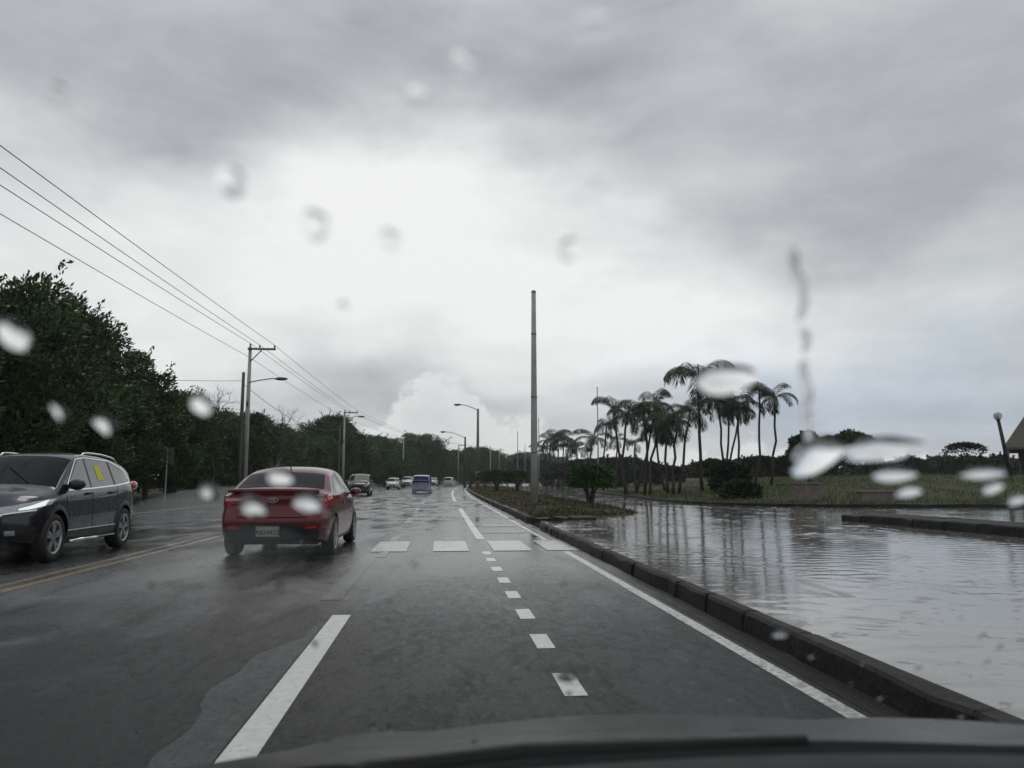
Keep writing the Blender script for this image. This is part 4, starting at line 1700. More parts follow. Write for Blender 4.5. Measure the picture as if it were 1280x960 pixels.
# ---------- red sedan, seen from behind
def red_sedan(loc, rz):
    e = empty('red_sedan', loc, rz, 'dark red sedan throwing up spray ahead in the next lane', 'car')
    c = Car(
        zt=[(-2.19, 1.015), (-2.14, 1.055), (-2.0, 1.075), (-1.75, 1.085), (-1.62, 1.10), (-1.0, 1.36), (-.72, 1.425), (-.3, 1.46), (.05, 1.455), (.4, 1.41), (.55, 1.365), (1.2, 1.0), (1.3, .965), (1.75, .88), (2.05, .77), (2.19, .62)],
        belt=[(-2.19, .965), (-1.9, 1.0), (-1.5, 1.0), (-.8, .975), (0, .945), (1.1, .90), (1.8, .80), (2.19, .55)],
        w=[(-2.19, .73), (-2.12, .79), (-1.98, .835), (-1.5, .862), (1.2, .862), (1.8, .82), (2.08, .73), (2.19, .58)],
        sill=[(-2.19, .30), (-1.9, .25), (-1.4, .20), (1.4, .20), (2.0, .22), (2.19, .26)],
        wheels=(-1.29, 1.29), R_=.315, tumble=.42, crown=.085,
        rear_s=[(.25, .14), (.34, .05), (.44, .015), (.56, 0), (.655, .0), (.675, .035), (.80, .075), (.93, .06), (1.0, .02), (1.06, -.01)], kr=.13)
    c.body(e, M['red_paint'])
    c.wheelset(e, 1.54, .20, 5)
    # rear screen, windscreen, side glass
    c.screen('rear_window', M['glass_dk'], e, -1.60, -1.02, -.86, .86, narrow=-.02)
    c.screen('windscreen', M['glass_dk'], e, 1.16, .52, -.92, .92)
    windows(c, e, [([(-.98, 1.01), (-.25, .985)], [(-.80, 1.285), (-.25, 1.36)]), ([(-.20, .985), (.86, .95)], [(-.20, 1.362), (.40, 1.315)]), ([(-1.22, 1.03), (-1.02, 1.013)], [(-.92, 1.225), (-.84, 1.27)])], M['glass_side'])
    for sg in (-1, 1):
        c.side('window_pillar', M['black_trim'], e, sg, [(-.25, .985), (-.20, .985)], [(-.25, 1.362), (-.20, 1.362)], 3, 5, off=.007)
        c.side('sill_trim', M['black_trim'], e, sg, [(-.92, .205), (.92, .205)], [(-.92, .255), (.92, .255)], 12, 3, off=.006)
        c.seam(e, sg, [(-.22, .30), (-.22, .95)])
        c.seam(e, sg, [(.95, .42), (.92, .90)])
        c.seam(e, sg, [(-.97, .62), (-1.05, .97)])
        for yh in (-.42, .62):
            x = c.xs(yh, .83)
            g = MB()
            g.box((sg * (x + .02), yh, .83), (.03, .19, .028))
            g.build('door_handle', M['red_paint'], e)
    # lamps: outer part wraps the corner, inner part lies on the boot lid
    for sg in (-1, 1):
        L = lambda l: [(x * sg, z) for x, z in l][::sg]
        t = c.end('tail_light', M['tail_red'], e, True, L([(.43, .885), (.62, .84), (.80, .80), (.852, .82)]), L([(.40, .955), (.58, .958), (.76, .965), (.852, .965)]), 18, 6, off=.012)
        c.end('lens', M['tail_clear'], t, True, L([(.47, .905), (.62, .892), (.74, .892)]), L([(.45, .943), (.62, .943), (.74, .943)]), 12, 3, off=.018)
        c.end('reflector', M['tail_red'], e, True, L([(.52, .475), (.66, .475)]), L([(.52, .505), (.66, .505)]), 6, 3, off=.012)
    # boot lid gap, bumper top gap, black lower bumper
    c.end('boot_gap', M['gap'], e, True, [(-.52, .640), (.52, .640)], [(-.52, .652), (.52, .652)], 20, 2, off=.004)
    for sg in (-1, 1):
        L = lambda l: [(x * sg, z) for x, z in l][::sg]
        c.end('boot_gap', M['gap'], e, True, L([(.525, .65), (.538, .65)]), L([(.50, .80), (.513, .80)]), 3, 8, off=.004)
    c.end('lower_bumper', M['black_trim'], e, True, [(-.70, .31), (-.5, .30), (0, .30), (.5, .30), (.70, .31)], [(-.72, .44), (-.52, .46), (-.38, .545), (.38, .545), (.52, .46), (.72, .44)], 30, 8, off=.008)
    # spoiler lip
    g = MB()
    P = []
    for x in np.linspace(-.70, .70, 21):
        y = c.end_y(x, 1.0, True)
        k = .10 * (1 - (x / .74) ** 4)
        P.append([(x, y + .16, 1.062), (x, y + .06, 1.075 + .02 * (1 - (x / .7) ** 4)), (x, y - .03, 1.068), (x, y + .02, 1.02)])
    g.grid(P)
    g.build('boot_lip', M['red_paint'], e, smooth=True)
    # oval badge with a small relief inside
    yb = c.end_y(0, .89, True)
    g = MB()
    n_ = 24
    for k in range(n_):
        pass
    ring = [Vector((.075 * math.cos(a), yb - .014, .905 + .036 * math.sin(a))) for a in np.linspace(0, 2 * math.pi, 25)]
    g.tube(ring, .007, 6, cap=False)
    for xx in (-.03, -.01, .014, .034):
        g.box((xx, yb - .014, .905), (.007, .006, .035), Matrix.Rotation(.3 if xx < 0 else -.25, 3, 'Y'))
    g.build('badge', M['chrome'], e)
    # number plate with its characters
    yp = c.end_y(.0, .46, True) - .02
    g = MB()
    g.box((-.05, yp, .43), (.36, .014, .17))
    pl = g.build('number_plate', M['plate'], e)
    g = MB()
    for (cx, cz, w_, h_) in ((-.05, .508, .34, .008), (-.05, .352, .34, .008), (-.222, .43, .008, .15), (.122, .43, .008, .15)):
        g.box((cx, yp - .009, cz), (w_, .004, h_))
    g.build('plate_rim', M['plate_ink'], pl)
    tcu = bpy.data.curves.new('lettering', 'FONT')
    tcu.body = 'A824423'
    tcu.size = .098
    tcu.align_x = 'CENTER'
    tcu.extrude = .002
    tcu.offset = .0012
    to = bpy.data.objects.new('lettering', tcu)
    COL.objects.link(to)
    C.view_layer.update()
    tm = bpy.data.meshes.new_from_object(to.evaluated_get(C.evaluated_depsgraph_get()))
    bpy.data.objects.remove(to)
    tm.materials.clear()
    tm.materials.append(M['plate_ink'])
    to = bpy.data.objects.new('lettering', tm)
    COL.objects.link(to)
    to.parent = pl
    to.location = (-.05, yp - .011, .385)
    to.rotation_euler = (math.pi / 2, 0, 0)
    # aerial, exhaust, mirrors, silencer
    g = MB()
    g.tube([(0, -.78, 1.40), (0, -.90, 1.52)], [.011, .005], 6)
    g.build('aerial', M['black_trim'], e)
    g = MB()
    g.tube([(.45, -2.12, .27), (.45, -1.7, .27)], .032, 10)
    g.build('exhaust_pipe', M['steel_dk'], e)
    c.mirror(e, .80, .97, M['red_paint'])
    return e


def gpos(px, py):
    p = gp(px, py)
    return p


p1 = gp(352, 693)      # ground under the middle of the rear wheels
red = red_sedan((p1.x + .02, p1.y + 1.29, 0), R(-.5))


def suv_front(e, c, paint, full=True):
    W_ = c.W


# ---------- charcoal SUV, oncoming
def dark_suv(loc, rz):
    e = empty('charcoal_suv', loc, rz, 'charcoal blue SUV oncoming at the left with a yellow paper on a rear window', 'car')
    c = Car(
        zt=[(-2.16, 1.0), (-2.10, 1.12), (-1.98, 1.29), (-1.8, 1.42), (-1.5, 1.53), (-1.15, 1.605), (-.75, 1.65), (-.2, 1.665), (.25, 1.63), (.45, 1.58), (1.25, 1.13), (1.38, 1.09), (1.85, 1.02), (2.12, .92), (2.27, .74)],
        belt=[(-2.16, .96), (-1.95, 1.08), (-1.5, 1.12), (-.8, 1.08), (0, 1.04), (1.1, 1.01), (1.8, .93), (2.27, .66)],
        w=[(-2.16, .74), (-2.06, .83), (-1.85, .895), (-1.4, .925), (1.4, .925), (1.85, .90), (2.12, .82), (2.27, .66)],
        sill=[(-2.16, .42), (-1.95, .34), (-1.5, .26), (1.5, .26), (2.0, .30), (2.27, .34)],
        wheels=(-1.31, 1.36), R_=.355, tumble=.36, crown=.09,
        front_s=[(.3, .12), (.45, .02), (.6, 0), (.8, .03), (.95, .12)], kf=.26, kr=.12,
        rear_s=[(.35, .08), (.55, 0), (.9, .04), (1.1, .08)])
    c.body(e, M['navy_paint'])
    c.wheelset(e, 1.62, .235, 5)
    c.screen('windscreen', M['glass_dk'], e, 1.22, .42, -.94, .94)
    c.screen('rear_window', M['glass_dk'], e, -2.08, -1.72, -.80, .80)
    wins = [([(.10, 1.075), (.95, 1.055)], [(.10, 1.555), (.32, 1.515)]), ([(-.86, 1.115), (.04, 1.078)], [(-.80, 1.525), (.04, 1.55)]), ([(-1.58, 1.18), (-.93, 1.12)], [(-1.36, 1.36), (-.88, 1.515)])]
    windows(c, e, wins, M['glass_side'])
    for sg in (-1, 1):
        for (a, z0, z1) in ((.04, 1.08, 1.558), (-.93, 1.12, 1.562)):
            c.side('window_pillar', M['black_trim'], e, sg, [(a, z0), (a + .06, z0)], [(a + (.05 if a < -.5 else 0), z1 - (.04 if a < -.5 else .005)), (a + (.11 if a < -.5 else .06), z1 - (.04 if a < -.5 else .005))], 3, 5, off=.007)
        c.side('window_chrome', M['chrome'], e, sg, [(-1.68, 1.157), (-.9, 1.098), (0, 1.060), (.98, 1.035)], [(-1.68, 1.176), (-.9, 1.117), (0, 1.079), (.98, 1.054)], 24, 2, off=.009)
        c.side('window_chrome', M['chrome'], e, sg, [(-1.68, 1.165), (-1.43, 1.375), (-.9, 1.530), (.05, 1.563), (.36, 1.528), (.98, 1.05)], [(-1.70, 1.18), (-1.44, 1.392), (-.9, 1.547), (.05, 1.580), (.37, 1.545), (1.0, 1.066)], 40, 2, off=.008)
        # black cladding along the sill and round the arches
        c.side('sill_trim', M['black_trim'], e, sg, [(-.93, .265), (.98, .265)], [(-.93, .42), (.98, .42)], 14, 4, off=.012)
        c.side('chrome_strip', M['chrome'], e, sg, [(-.90, .43), (.95, .43)], [(-.90, .447), (.95, .447)], 12, 2, off=.014)
        g = MB()
        g.tube([(sg * .92, -.84, .27), (sg * .93, .88, .27)], .024, 8)
        g.build('side_step', M['chrome'], e, smooth=True)
        for yw in c.wheels:
            g = MB()
            P = []
            for a in np.linspace(R(-8), R(188), 26):
                row = []
                for rr in (c.R + .05, c.R + .085, c.R + .125):
                    y, z = yw + rr * math.cos(a), c.R + rr * math.sin(a)
                    z = max(z, .27)
                    X, Y_, Z_ = c.dfm(c.xs(y, min(z, c.at(c.belt, y))), y, z)
                    row.append((sg * (X + (.014 if rr < c.R + .1 else .004)), Y_, Z_))
                P.append(row)
            g.grid(P, flip=sg > 0)
            g.build('arch_trim', M['black_trim'], e, smooth=True)
        c.seam(e, sg, [(.06, .45), (.06, 1.05)])
        c.seam(e, sg, [(1.02, .55), (1.0, 1.02)])
        c.seam(e, sg, [(-.90, .75), (-.98, 1.09)])
        for yh in (-.70, .22):
            x = c.xs(yh, .985)
            g = MB()
            g.box((sg * (x + .022), yh, .985), (.03, .2, .032))
            g.build('door_handle', M['black_trim'], e)
        # roof rail
        g = MB()
        xr = [c.top(y, .93) for y in np.linspace(-1.35, .05, 12)]
        g.tube([(sg * x, y, z + (.05 if 0 < i < 11 else .0)) for i, ((x, z), y) in enumerate(zip(xr, np.linspace(-1.35, .05, 12)))], .018, 6)
        g.build('roof_rail', M['chrome'], e, smooth=True)
        L = lambda l: [(x * sg, z) for x, z in l][::sg]
        h_ = c.end('headlight', M['headlamp'], e, False, L([(.34, .735), (.62, .745), (.86, .80), (.90, .84)]), L([(.34, .80), (.62, .84), (.86, .915), (.90, .93)]), 20, 6, off=.012)
        c.end('running_lamp', M['lit'], h_, False, L([(.70, .775), (.80, .79), (.885, .835)]), L([(.70, .80), (.79, .84), (.885, .915)]), 12, 3, off=.018)
        c.end('chrome_strip', M['chrome'], e, False, L([(.1, .70), (.5, .705), (.84, .765)]), L([(.1, .725), (.5, .727), (.84, .785)]), 18, 2, off=.014)
        fg = c.end('fog_lamp', M['headlamp'], e, False, L([(.60, .43), (.70, .43)]), L([(.60, .50), (.70, .50)]), 6, 4, off=.02)
        c.end('tail_light', M['tail_red'], e, True, L([(.66, 1.00), (.84, .99), (.885, 1.02)]), L([(.62, 1.13), (.76, 1.15), (.82, 1.15)]), 14, 6, off=.014)
        g = MB()
        g.sphere((sg * .815, -1.90, 1.10), (.075, .17, .085), 14, 8)
        g.build('tail_light', M['tail_red'], e, smooth=True)
    c.end('grille', M['gap'], e, False, [(-.58, .60), (0, .58), (.58, .60)], [(-.50, .80), (0, .815), (.50, .80)], 20, 6, off=.008)
    c.end('grille_bar', M['chrome'], e, False, [(-.56, .70), (0, .69), (.56, .70)], [(-.56, .735), (0, .735), (.56, .735)], 20, 2, off=.022)
    c.end('lower_bumper', M['black_trim'], e, False, [(-.84, .36), (0, .33), (.84, .36)], [(-.86, .55), (-.5, .50), (.5, .50), (.86, .55)], 30, 6, off=.010)
    c.mirror(e, .86, 1.10, M['black_trim'], (.13, .10, .085))
    # yellow paper inside the rear door glass on the road side (the car's left)
    c.side('paper_notice', M['yellow'], e, -1, [(-.47, 1.21), (-.26, 1.20)], [(-.45, 1.45), (-.24, 1.44)], 4, 4, off=.011)
    # wiper
    for xx in (-.45, .25):
        g = MB()
        a = c.top(1.19, xx)
        b2 = c.top(.80, xx + .55 if xx < 0 else min(.95, xx + .5))
        pa, pb = c.dfm(a[0], 1.19, a[1] + .02), c.dfm(b2[0], .80, b2[1] + .025)
        g.tube([pa, pb], .010, 5)
        g.build('wiper', M['gap'], e)
    return e


pf, pr = gp(64, 703), gp(150, 684)
ang = math.atan2(pf.x - pr.x, -(pf.y - pr.y))   # small drift of heading
cx, cy = (pf.x + pr.x) / 2, (pf.y + pr.y) / 2
suv = dark_suv((cx - .90, cy + .05, 0), math.pi)
suv.scale = (1, .96, 1.015)


# ---------- simpler oncoming / distant cars
def small_car(name, kind, paint, loc, rz, label, cat='car', sx=1.0, bumper=True):
    e = empty(name, loc, rz, label, cat)
    if kind == 'suv':
        c = Car(zt=[(-2.2, 1.0), (-2.15, 1.3), (-2.0, 1.62), (-1.6, 1.72), (.2, 1.70), (.5, 1.62), (1.15, 1.16), (1.3, 1.10), (2.0, 1.0), (2.2, .78)],
                belt=[(-2.2, .95), (-1.8, 1.08), (1.0, 1.03), (2.0, .92), (2.2, .7)], w=[(-2.2, .76), (-2.0, .86), (-1.4, .89), (1.4, .89), (2.0, .84), (2.2, .7)],
                sill=[(-2.2, .42), (-1.5, .3), (1.5, .3), (2.2, .36)], wheels=(-1.3, 1.33), R_=.35, tumble=.28)
        ws, rw = (1.12, .52), (-2.17, -1.95)
        wins = [([(-.1, 1.10), (.85, 1.08)], [(-.1, 1.57), (.42, 1.54)]), ([(-1.0, 1.12), (-.16, 1.10)], [(-1.0, 1.58), (-.16, 1.57)]), ([(-1.75, 1.14), (-1.08, 1.12)], [(-1.65, 1.52), (-1.08, 1.57)])]
        hz, gz = .86, (.62, .82)
    elif kind == 'hatch':
        c = Car(zt=[(-1.9, .95), (-1.85, 1.1), (-1.6, 1.42), (-1.3, 1.49), (-.2, 1.52), (.3, 1.45), (1.05, 1.03), (1.2, .98), (1.75, .86), (1.95, .66)],
                belt=[(-1.9, .9), (-1.5, 1.0), (1.0, .93), (1.7, .8), (1.95, .58)], w=[(-1.9, .72), (-1.75, .8), (-1.3, .84), (1.2, .84), (1.75, .79), (1.95, .64)],
                sill=[(-1.9, .34), (-1.3, .22), (1.3, .22), (1.95, .26)], wheels=(-1.2, 1.2), R_=.3, tumble=.34)
        ws, rw = (1.02, .36), (-1.84, -1.6)
        wins = [([(-.1, .99), (.75, .97)], [(-.1, 1.40), (.32, 1.36)]), ([(-1.1, 1.02), (-.16, .99)], [(-1.0, 1.38), (-.16, 1.40)])]
        hz, gz = .74, (.5, .66)
    elif kind == 'van':
        c = Car(zt=[(-2.0, 1.3), (-1.97, 1.6), (-1.85, 1.80), (-1.4, 1.86), (.5, 1.84), (.8, 1.76), (1.4, 1.22), (1.5, 1.15), (1.95, 1.02), (2.1, .8)],
                belt=[(-2.0, 1.05), (1.2, 1.03), (1.9, .92), (2.1, .7)], w=[(-2.0, .80), (-1.9, .84), (-1.4, .86), (1.4, .86), (1.9, .82), (2.1, .7)],
                sill=[(-2.0, .40), (-1.5, .3), (1.5, .3), (2.1, .34)], wheels=(-1.25, 1.3), R_=.32, tumble=.13)
        ws, rw = (1.36, .85), (-1.99, -1.88)
        wins = [([(.15, 1.10), (1.0, 1.08)], [(.15, 1.66), (.72, 1.64)]), ([(-.8, 1.10), (.08, 1.10)], [(-.8, 1.68), (.08, 1.67)]), ([(-1.75, 1.10), (-.88, 1.10)], [(-1.7, 1.66), (-.88, 1.68)])]
        hz, gz = .86, (.6, .8)
    else:  # pickup
        c = Car(zt=[(-2.6, 1.02), (-1.0, 1.06), (-.85, 1.08), (-.78, 1.5), (-.7, 1.74), (.2, 1.76), (.5, 1.70), (1.1, 1.22), (1.25, 1.16), (2.2, 1.06), (2.45, .82)],
                belt=[(-2.6, .99), (-.9, 1.04), (1.0, 1.08), (2.2, .96), (2.45, .74)], w=[(-2.6, .86), (-1.4, .9), (1.4, .9), (2.2, .86), (2.45, .74)],
                sill=[(-2.6, .55), (-1.5, .42), (1.5, .42), (2.45, .45)], wheels=(-1.55, 1.55), R_=.38, tumble=.25)
        ws, rw = (1.07, .52), (-.85, -.76)
        wins = [([(0, 1.14), (.85, 1.13)], [(0, 1.62), (.42, 1.58)]), ([(-.68, 1.13), (-.06, 1.14)], [(-.64, 1.62), (-.06, 1.62)])]
        hz, gz = .92, (.66, .9)
    c.body(e, M[paint])
    c.wheelset(e, c.W * 2 - .24, .21, 5)
    c.screen('windscreen', M['glass_dk'], e, ws[0], ws[1])
    windows(c, e, wins, M['glass_dk'])
    if kind in ('suv', 'hatch', 'van'):
        zb0, zb1 = {'suv': (1.14, 1.55), 'hatch': (1.04, 1.36), 'van': (1.16, 1.66)}[kind]
        x0 = c.W * .78
        c.screen('rear_window', M['glass_dk'], e, rw[0], rw[1], -.86, .86)
        if kind == 'van':
            c.end('rear_window', M['glass_dk'], e, True, [(-.70, 1.13), (.70, 1.13)], [(-.68, 1.27), (.68, 1.27)], 10, 5, off=.01)
        for sg in (-1, 1):
            L = lambda l: [(x * sg, z) for x, z in l][::sg]
            c.end('tail_light', M['tail_red'], e, True, L([(c.W * .74, hz - .02), (c.W * .93, hz - .02)]), L([(c.W * .74, hz + .17), (c.W * .93, hz + .17)]), 8, 4, off=.012)
        c.end('lower_bumper', M['black_trim'] if paint != 'blue_paint' else M['blue_paint'], e, True, [(-c.W * .8, .40), (c.W * .8, .40)], [(-c.W * .8, .52), (c.W * .8, .52)], 16, 4, off=.01)
        g = MB()
        yp = c.end_y(0, .62, True)
        g.box((0, yp - .015, .66), (.34, .012, .16))
        g.build('number_plate', M['plate'], e)
    for sg in (-1, 1):
        L = lambda l: [(x * sg, z) for x, z in l][::sg]
        c.end('headlight', M['headlamp'], e, False, L([(c.W * .52, hz - .09), (c.W * .9, hz - .05)]), L([(c.W * .52, hz + .03), (c.W * .9, hz + .08)]), 10, 4, off=.012)
    c.end('grille', M['gap'], e, False, [(-c.W * .5, gz[0]), (c.W * .5, gz[0])], [(-c.W * .5, gz[1]), (c.W * .5, gz[1])], 12, 4, off=.01)
    c.end('lower_bumper', M['black_trim'], e, False, [(-c.W * .8, gz[0] - .28), (c.W * .8, gz[0] - .28)], [(-c.W * .86, gz[0] - .06), (c.W * .86, gz[0] - .06)], 16, 4, off=.012)
    g = MB()
    yp = c.end_y(0, gz[0] - .1, False)
    g.box((0, yp + .02, gz[0] - .14), (.34, .012, .15))
    g.build('number_plate', M['plate'], e)
    c.mirror(e, ws[0] - .3, c.at(c.belt, ws[0] - .3) + .06, M[paint])
    return e


def carat(px, pb):
    p = gp(px, pb)
    return p


p = gp(446, 620)
small_car('black_suv', 'suv', 'black_paint', (p.x, p.y + 2.2, 0), math.pi + R(1), 'black SUV oncoming just right of the red sedan')
p = gp(490.5, 611.8)
small_car('white_hatchback', 'hatch', 'white_paint', (p.x, p.y + 2.0, 0), math.pi - R(2), 'small white car oncoming with dark lower bumper, behind the black SUV')
p = gp(511, 610)
small_car('white_pickup', 'pickup', 'white_paint', (p.x - .2, p.y + 2.5, 0), math.pi - R(4), 'white pickup truck partly hidden behind the blue van', 'pickup')
p = gp(527, 617)
small_car('blue_van', 'van', 'blue_paint', (p.x, p.y + 2.0, 0), R(-2), 'blue van driving away, blurred by spray, in the middle of the road', 'van').scale = (1, 1, .90)
p = gp(541.5, 607.6)
small_car('white_off_road_car', 'suv', 'white_paint', (p.x, p.y + 2.2, 0), math.pi - R(6), 'white off-road car just right of the blue van')
p = gp(562, 608.6)
small_car('silver_hatchback', 'suv', 'silver_paint', (p.x, p.y + 2.0, 0), R(-10), 'silver hatchback driving away at the far end of the road')

# ------------------------------------------------------------------ the car the photograph is taken from
own = empty('own_car', (0, 0, 0), 0, 'dark car in the foreground, its wet bonnet edge at the bottom of the picture', 'car')
CX = .36


def hood_z(x, y):
    t = (y - .95) / .85
    u = (x - CX) / .80
    z = .905 - .164 * t - .052 * t * t
    z -= .020 * abs(u) ** 2.2 + .012 * (1 - math.cos(min(1, abs(u) / .62) * math.pi)) * .5
    z += .014 * math.exp(-((abs(u) - .62) / .10) ** 2)
    return z


g = MB()
P = []
for y in np.linspace(.95, 1.88, 36):
    row = []
    for x in np.linspace(CX - .86, CX + .86, 50):
        yy_ = .95 + (y - .95) * (1 - .16 * ((x - CX) / .86) ** 2) - .05 * ((x - CX) / .86) ** 2
        z = hood_z(x, y) - (.25 * max(0, (y - 1.72)) ** 1.2)
        row.append((x, yy_, z))
    P.append(row)
g.grid(P, flip=True)
P2 = [[P[-1][j], (P[-1][j][0], P[-1][j][1] + .04, P[-1][j][2] - .12), (P[-1][j][0], P[-1][j][1] + .03, .35)] for j in range(50)]
g.grid(P2)
P3 = [[P[0][j], (P[0][j][0], P[0][j][1] - .03, P[0][j][2] - .03)] for j in range(50)]
g.grid(P3, flip=True)
g.build('bonnet', M['bonnet'], own, smooth=True)
g = MB()
P = []
for y in np.linspace(.40, .93, 14):
    P.append([(x, y - .05 * ((x - CX) / .86) ** 2, .9105 - .03 * (.93 - y) - .045 * abs((x - CX) / .8) ** 2 - (.06 if y > .92 else 0)) for x in np.linspace(CX - .84, CX + .84, 30)])
g.grid(P, flip=True)
g.build('dashboard', M['dash'], own, smooth=True)
g = MB()
g.tube([(-.25, .935, .876), (.1, .955, .899), (.45, .95, .904)], [.012, .010, .006], 6)
g.build('wiper', M['gap'], own)
# windscreen plane: outside surface
WP0, WP1 = Vector((0, .96, .935)), Vector((0, .14, 1.52))
wu = (WP1 - WP0).normalized()
wn = Vector((0, -wu.z, wu.y)).cross(Vector((0, 0, 0))) if False else Vector((0, wu.z, -wu.y))   # towards the road: +y,+z
wn = wn if wn.y > 0 else -wn
g = MB()
q0, q1 = WP0 - wn * .004, WP1 - wn * .004
g.add([(CX - .80, q0.y, q0.z), (CX + .80, q0.y, q0.z), (CX + .66, q1.y, q1.z), (CX - .66, q1.y, q1.z)], [(0, 1, 2, 3)])
g.build('windscreen', M['pane'], own)


def onglass(px, py):
    d = ray(px, py)
    o_ = Vector((0, 0, CAM_H))
    t = (WP0 - o_).dot(wn) / d.dot(wn)
    return o_ + d * t, t * d.dot(_cm @ Vector((0, 0, -1)))


def drop_geo(g, px, py, wpx, hpx, seed, thick=.16, irr=.12, flatk=2.0, sag=0.0):
    """a bead of water on the outer face of the glass, flat side on the glass"""
    r = np.random.default_rng(seed)
    c, dep = onglass(px, py)
    rx = wpx / FPX * dep / 2
    vdir = ray(px, py)
    ry = hpx / FPX * dep / 2 / max(.3, math.sqrt(max(.05, 1 - (wu.dot(vdir)) ** 2)))
    ph = r.uniform(0, 6.28, 4)
    am = r.normal(0, irr, 4)
    seg, rings = 40, 10
    H = thick * 2 * min(rx, ry)
    vs, fs = [], []
    for i in range(rings + 1):
        t = i / rings
        for k in range(seg):
            a = 2 * math.pi * k / seg
            e_ = 1 + am[0] * math.cos(a + ph[0]) * .4 + am[1] * math.cos(2 * a + ph[1]) + am[2] * .7 * math.cos(3 * a + ph[2]) + am[3] * .4 * math.cos(5 * a + ph[3])
            q = math.sin(t * math.pi / 2) if False else t
            x, y_ = rx * e_ * q * math.cos(a), ry * e_ * q * math.sin(a)
            z = H * (1 - q ** flatk) * (1 - sag * q * math.sin(a))
            vs.append(c + Vector((x, 0, 0)) + wu * y_ + wn * z)
    for i in range(rings):
        for k in range(seg):
            k2 = (k + 1) % seg
            fs.append((i * seg + k, (i + 1) * seg + k, (i + 1) * seg + k2, i * seg + k2))
    # flat base
    ce = len(vs)
    vs.append(c)
    for k in range(seg):
        vs.append(vs[rings * seg + k])
    for k in range(seg):
        fs.append((ce + 1 + (k + 1) % seg, ce + 1 + k, ce))
    g.add(vs, [f[::-1] for f in fs])


DROPS = [
    (18, 418, 40, 44, 'large white raindrop on the windscreen over the tall trees at the left edge'),
    (133, 531, 27, 28, 'white raindrop on the windscreen over the wood above the charcoal SUV'),
    (252, 505, 28, 28, 'white raindrop on the windscreen left of the utility poles'),
    (262, 613, 24, 24, 'round raindrop on the windscreen between charcoal SUV and red sedan'),
    (318, 632, 34, 28, 'white raindrop on the windscreen over the left tail light of the red sedan'),
    (386, 628, 36, 26, 'white raindrop on the windscreen over the right tail light of the red sedan'),
    (350, 596, 34, 22, 'white raindrop on the windscreen over the rear window of the red sedan'),
    (311, 698, 18, 18, 'small raindrop on the windscreen below the number plate of the red sedan'),
    (348, 732, 18, 16, 'small raindrop on the windscreen over wet road behind the red sedan'),
    (289, 228, 36, 42, 'grey raindrop on the windscreen in the sky above the power lines, left of the pair'),
    (393, 282, 36, 40, 'grey raindrop on the windscreen in the bright cloud above the utility pole'),
    (487, 300, 26, 28, 'small grey raindrop on the windscreen in the brightest part of the sky'),
    (740, 36, 54, 36, 'broad grey raindrop on the windscreen near the top of the picture'),
    (577, 82, 34, 32, 'faint raindrop on the windscreen high in the grey cloud, left of the broad one'),
    (520, 122, 26, 26, 'fainter raindrop on the windscreen lower left of the high faint one'),
    (72, 120, 34, 32, 'grey raindrop on the windscreen in the upper left corner of the sky'),
    (428, 384, 13, 16, 'tiny dark raindrop on the windscreen above the second utility pole'),
    (712, 312, 28, 30, 'faint raindrop on the windscreen above the tall concrete pole'),
    (906, 474, 78, 40, 'wide blurred raindrop on the windscreen over the crown of the tallest palm'),
    (1020, 570, 62, 60, 'raindrop on the windscreen below the winding water trail'),
    (1098, 562, 110, 34, 'long smeared raindrop on the windscreen over the field at the right'),
    (1118, 594, 62, 20, 'flat raindrop on the windscreen just below the long smeared one'),
    (1136, 614, 36, 18, 'small raindrop on the windscreen over the low concrete block'),
    (1228, 592, 60, 18, 'flat raindrop on the windscreen in front of the globe lamp post'),
    (1241, 610, 26, 22, 'round raindrop on the windscreen in front of the pavilion'),
    (1272, 625, 24, 18, 'raindrop on the windscreen at the right edge of the picture'),
    (75, 515, 18, 28, 'upright raindrop on the windscreen over the dark wood'),
    (710, 846, 26, 16, 'small raindrop on the windscreen over the nearest short road dash'),
    (975, 794, 22, 10, 'small flat raindrop on the windscreen over the near kerb'),
]
for i, (px, py, w_, h_, lab) in enumerate(DROPS):
    g = MB()
    drop_geo(g, px, py, w_, h_, 100 + i, thick=.13 if py < 400 else .17, flatk=2.4 if py < 400 else 2, sag=.1 if py < 400 else -.75, irr=.07 if w_ < 60 else .12)
    tag(g.build('raindrop', M['water'], smooth=True), lab, 'raindrop', 'raindrops on the windscreen')
# the winding trail of water
g = MB()
tr_ = [(991, 318, 7, 16), (994, 340, 6, 24), (1003, 352, 6, 18), (1006, 382, 5, 40), (997, 405, 10, 18), (1008, 425, 6, 30), (1004, 470, 5, 26), (1012, 490, 7, 24), (1006, 512, 6, 30), (1010, 535, 8, 24)]
tx_ = [q[0] for q in tr_]
ty_ = [q[1] for q in tr_]
py = 316.0
i = 0
rt = np.random.default_rng(5)
while py < 548:
    px = float(np.interp(py, ty_, tx_)) + rt.normal(0, 1.0)
    if not (398 < py < 412 or 440 < py < 452):
        drop_geo(g, px, py, rt.uniform(6, 10), rt.uniform(9, 16), 300 + i, thick=.8, irr=.1)
    py += rt.uniform(5, 8)
    i += 1
tag(g.build('water_trail', M['water'], smooth=True), 'thin winding trail of rainwater running down the windscreen', 'water trail')
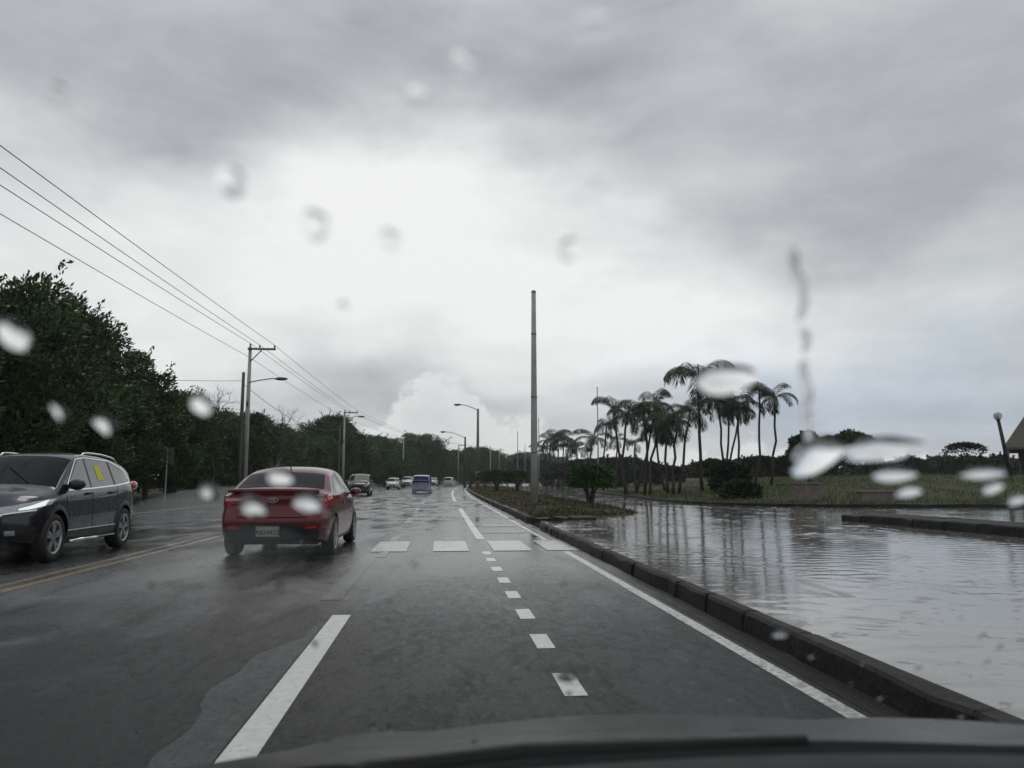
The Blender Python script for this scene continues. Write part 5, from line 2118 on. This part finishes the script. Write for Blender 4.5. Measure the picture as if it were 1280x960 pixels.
# fine spatter
g = MB()
r = np.random.default_rng(77)
for i in range(85):
    if i < 55:
        px, py, s_ = r.uniform(0, 1250), r.uniform(790, 940), r.uniform(4, 9)
    else:
        px, py, s_ = r.uniform(0, 1250), r.uniform(640, 800), r.uniform(4, 8)
    drop_geo(g, px, py, s_, s_ * r.uniform(.8, 1.2), 400 + i, thick=.13, irr=.08)
tag(g.build('water_spatter', M['water'], smooth=True), 'fine water spatter scattered over the windscreen', 'spatter', kind='stuff')

# ------------------------------------------------------------------ spray and rain haze
def volmat(name, dens, col=(.86, .89, .90)):
    m = bpy.data.materials.new(name)
    m.use_nodes = True
    t = m.node_tree
    t.nodes.remove(t.nodes['Principled BSDF'])
    v = t.nodes.new('ShaderNodeVolumePrincipled')
    v.inputs['Density'].default_value = dens
    v.inputs['Color'].default_value = (*col, 1)
    v.inputs['Anisotropy'].default_value = .3
    t.links.new(v.outputs[0], t.nodes['Material Output'].inputs['Volume'])
    return m


M['spray'] = volmat('wheel_spray', .075)
M['haze'] = volmat('rain_haze', .00038)


def spray(blobs, label):
    g = MB()
    for (x, y, z, rx, ry, rz_) in blobs:
        g.sphere((x, y, z), (rx, ry, rz_), 18, 12)
    tag(g.build('spray', M['spray'], smooth=True), label, 'spray', kind='stuff')


def car_spray(cx_, yb, way, w, label, k=1.0, long=False):
    """mist trailing from the rear wheels; way: -1 towards the camera, +1 away"""
    bl = []
    for sg in (-1, 1):
        bl.append((cx_ + sg * w, yb + way * .9 * k, .30 * k, .34 * k, .9 * k, .34 * k))
    bl.append((cx_, yb + way * 3.0 * k, .36 * k, 1.15 * k, 1.15 * k, .42 * k))
    if long:
        bl[-1] = (cx_ + .15, yb + way * 9.5, .42, 1.5, 7.6, .62)
    spray(bl, label)


car_spray(p1.x, p1.y, -1, .78, 'spray of water behind the wheels of the red sedan', .8)
car_spray(cx - .83, cy + 1.9, 1, .85, 'spray of water trailing behind the charcoal SUV', .9, True)
p = gp(527, 617)
car_spray(p.x, p.y, -1, .75, 'spray of water trailing behind the blue van', 1.3)
p = gp(446, 620)
car_spray(p.x, p.y + 4.6, 1, .8, 'spray of water trailing behind the oncoming black SUV', 1.3)
p = gp(562, 608.6)
car_spray(p.x, p.y - 1, -1, .8, 'spray of water behind the silver hatchback', 1.5)
hb = MB()
hb.box((40, 160, 19.5), (420, 400, 41))
hz = hb.build('haze', M['haze'])
tag(hz, kind='stuff')
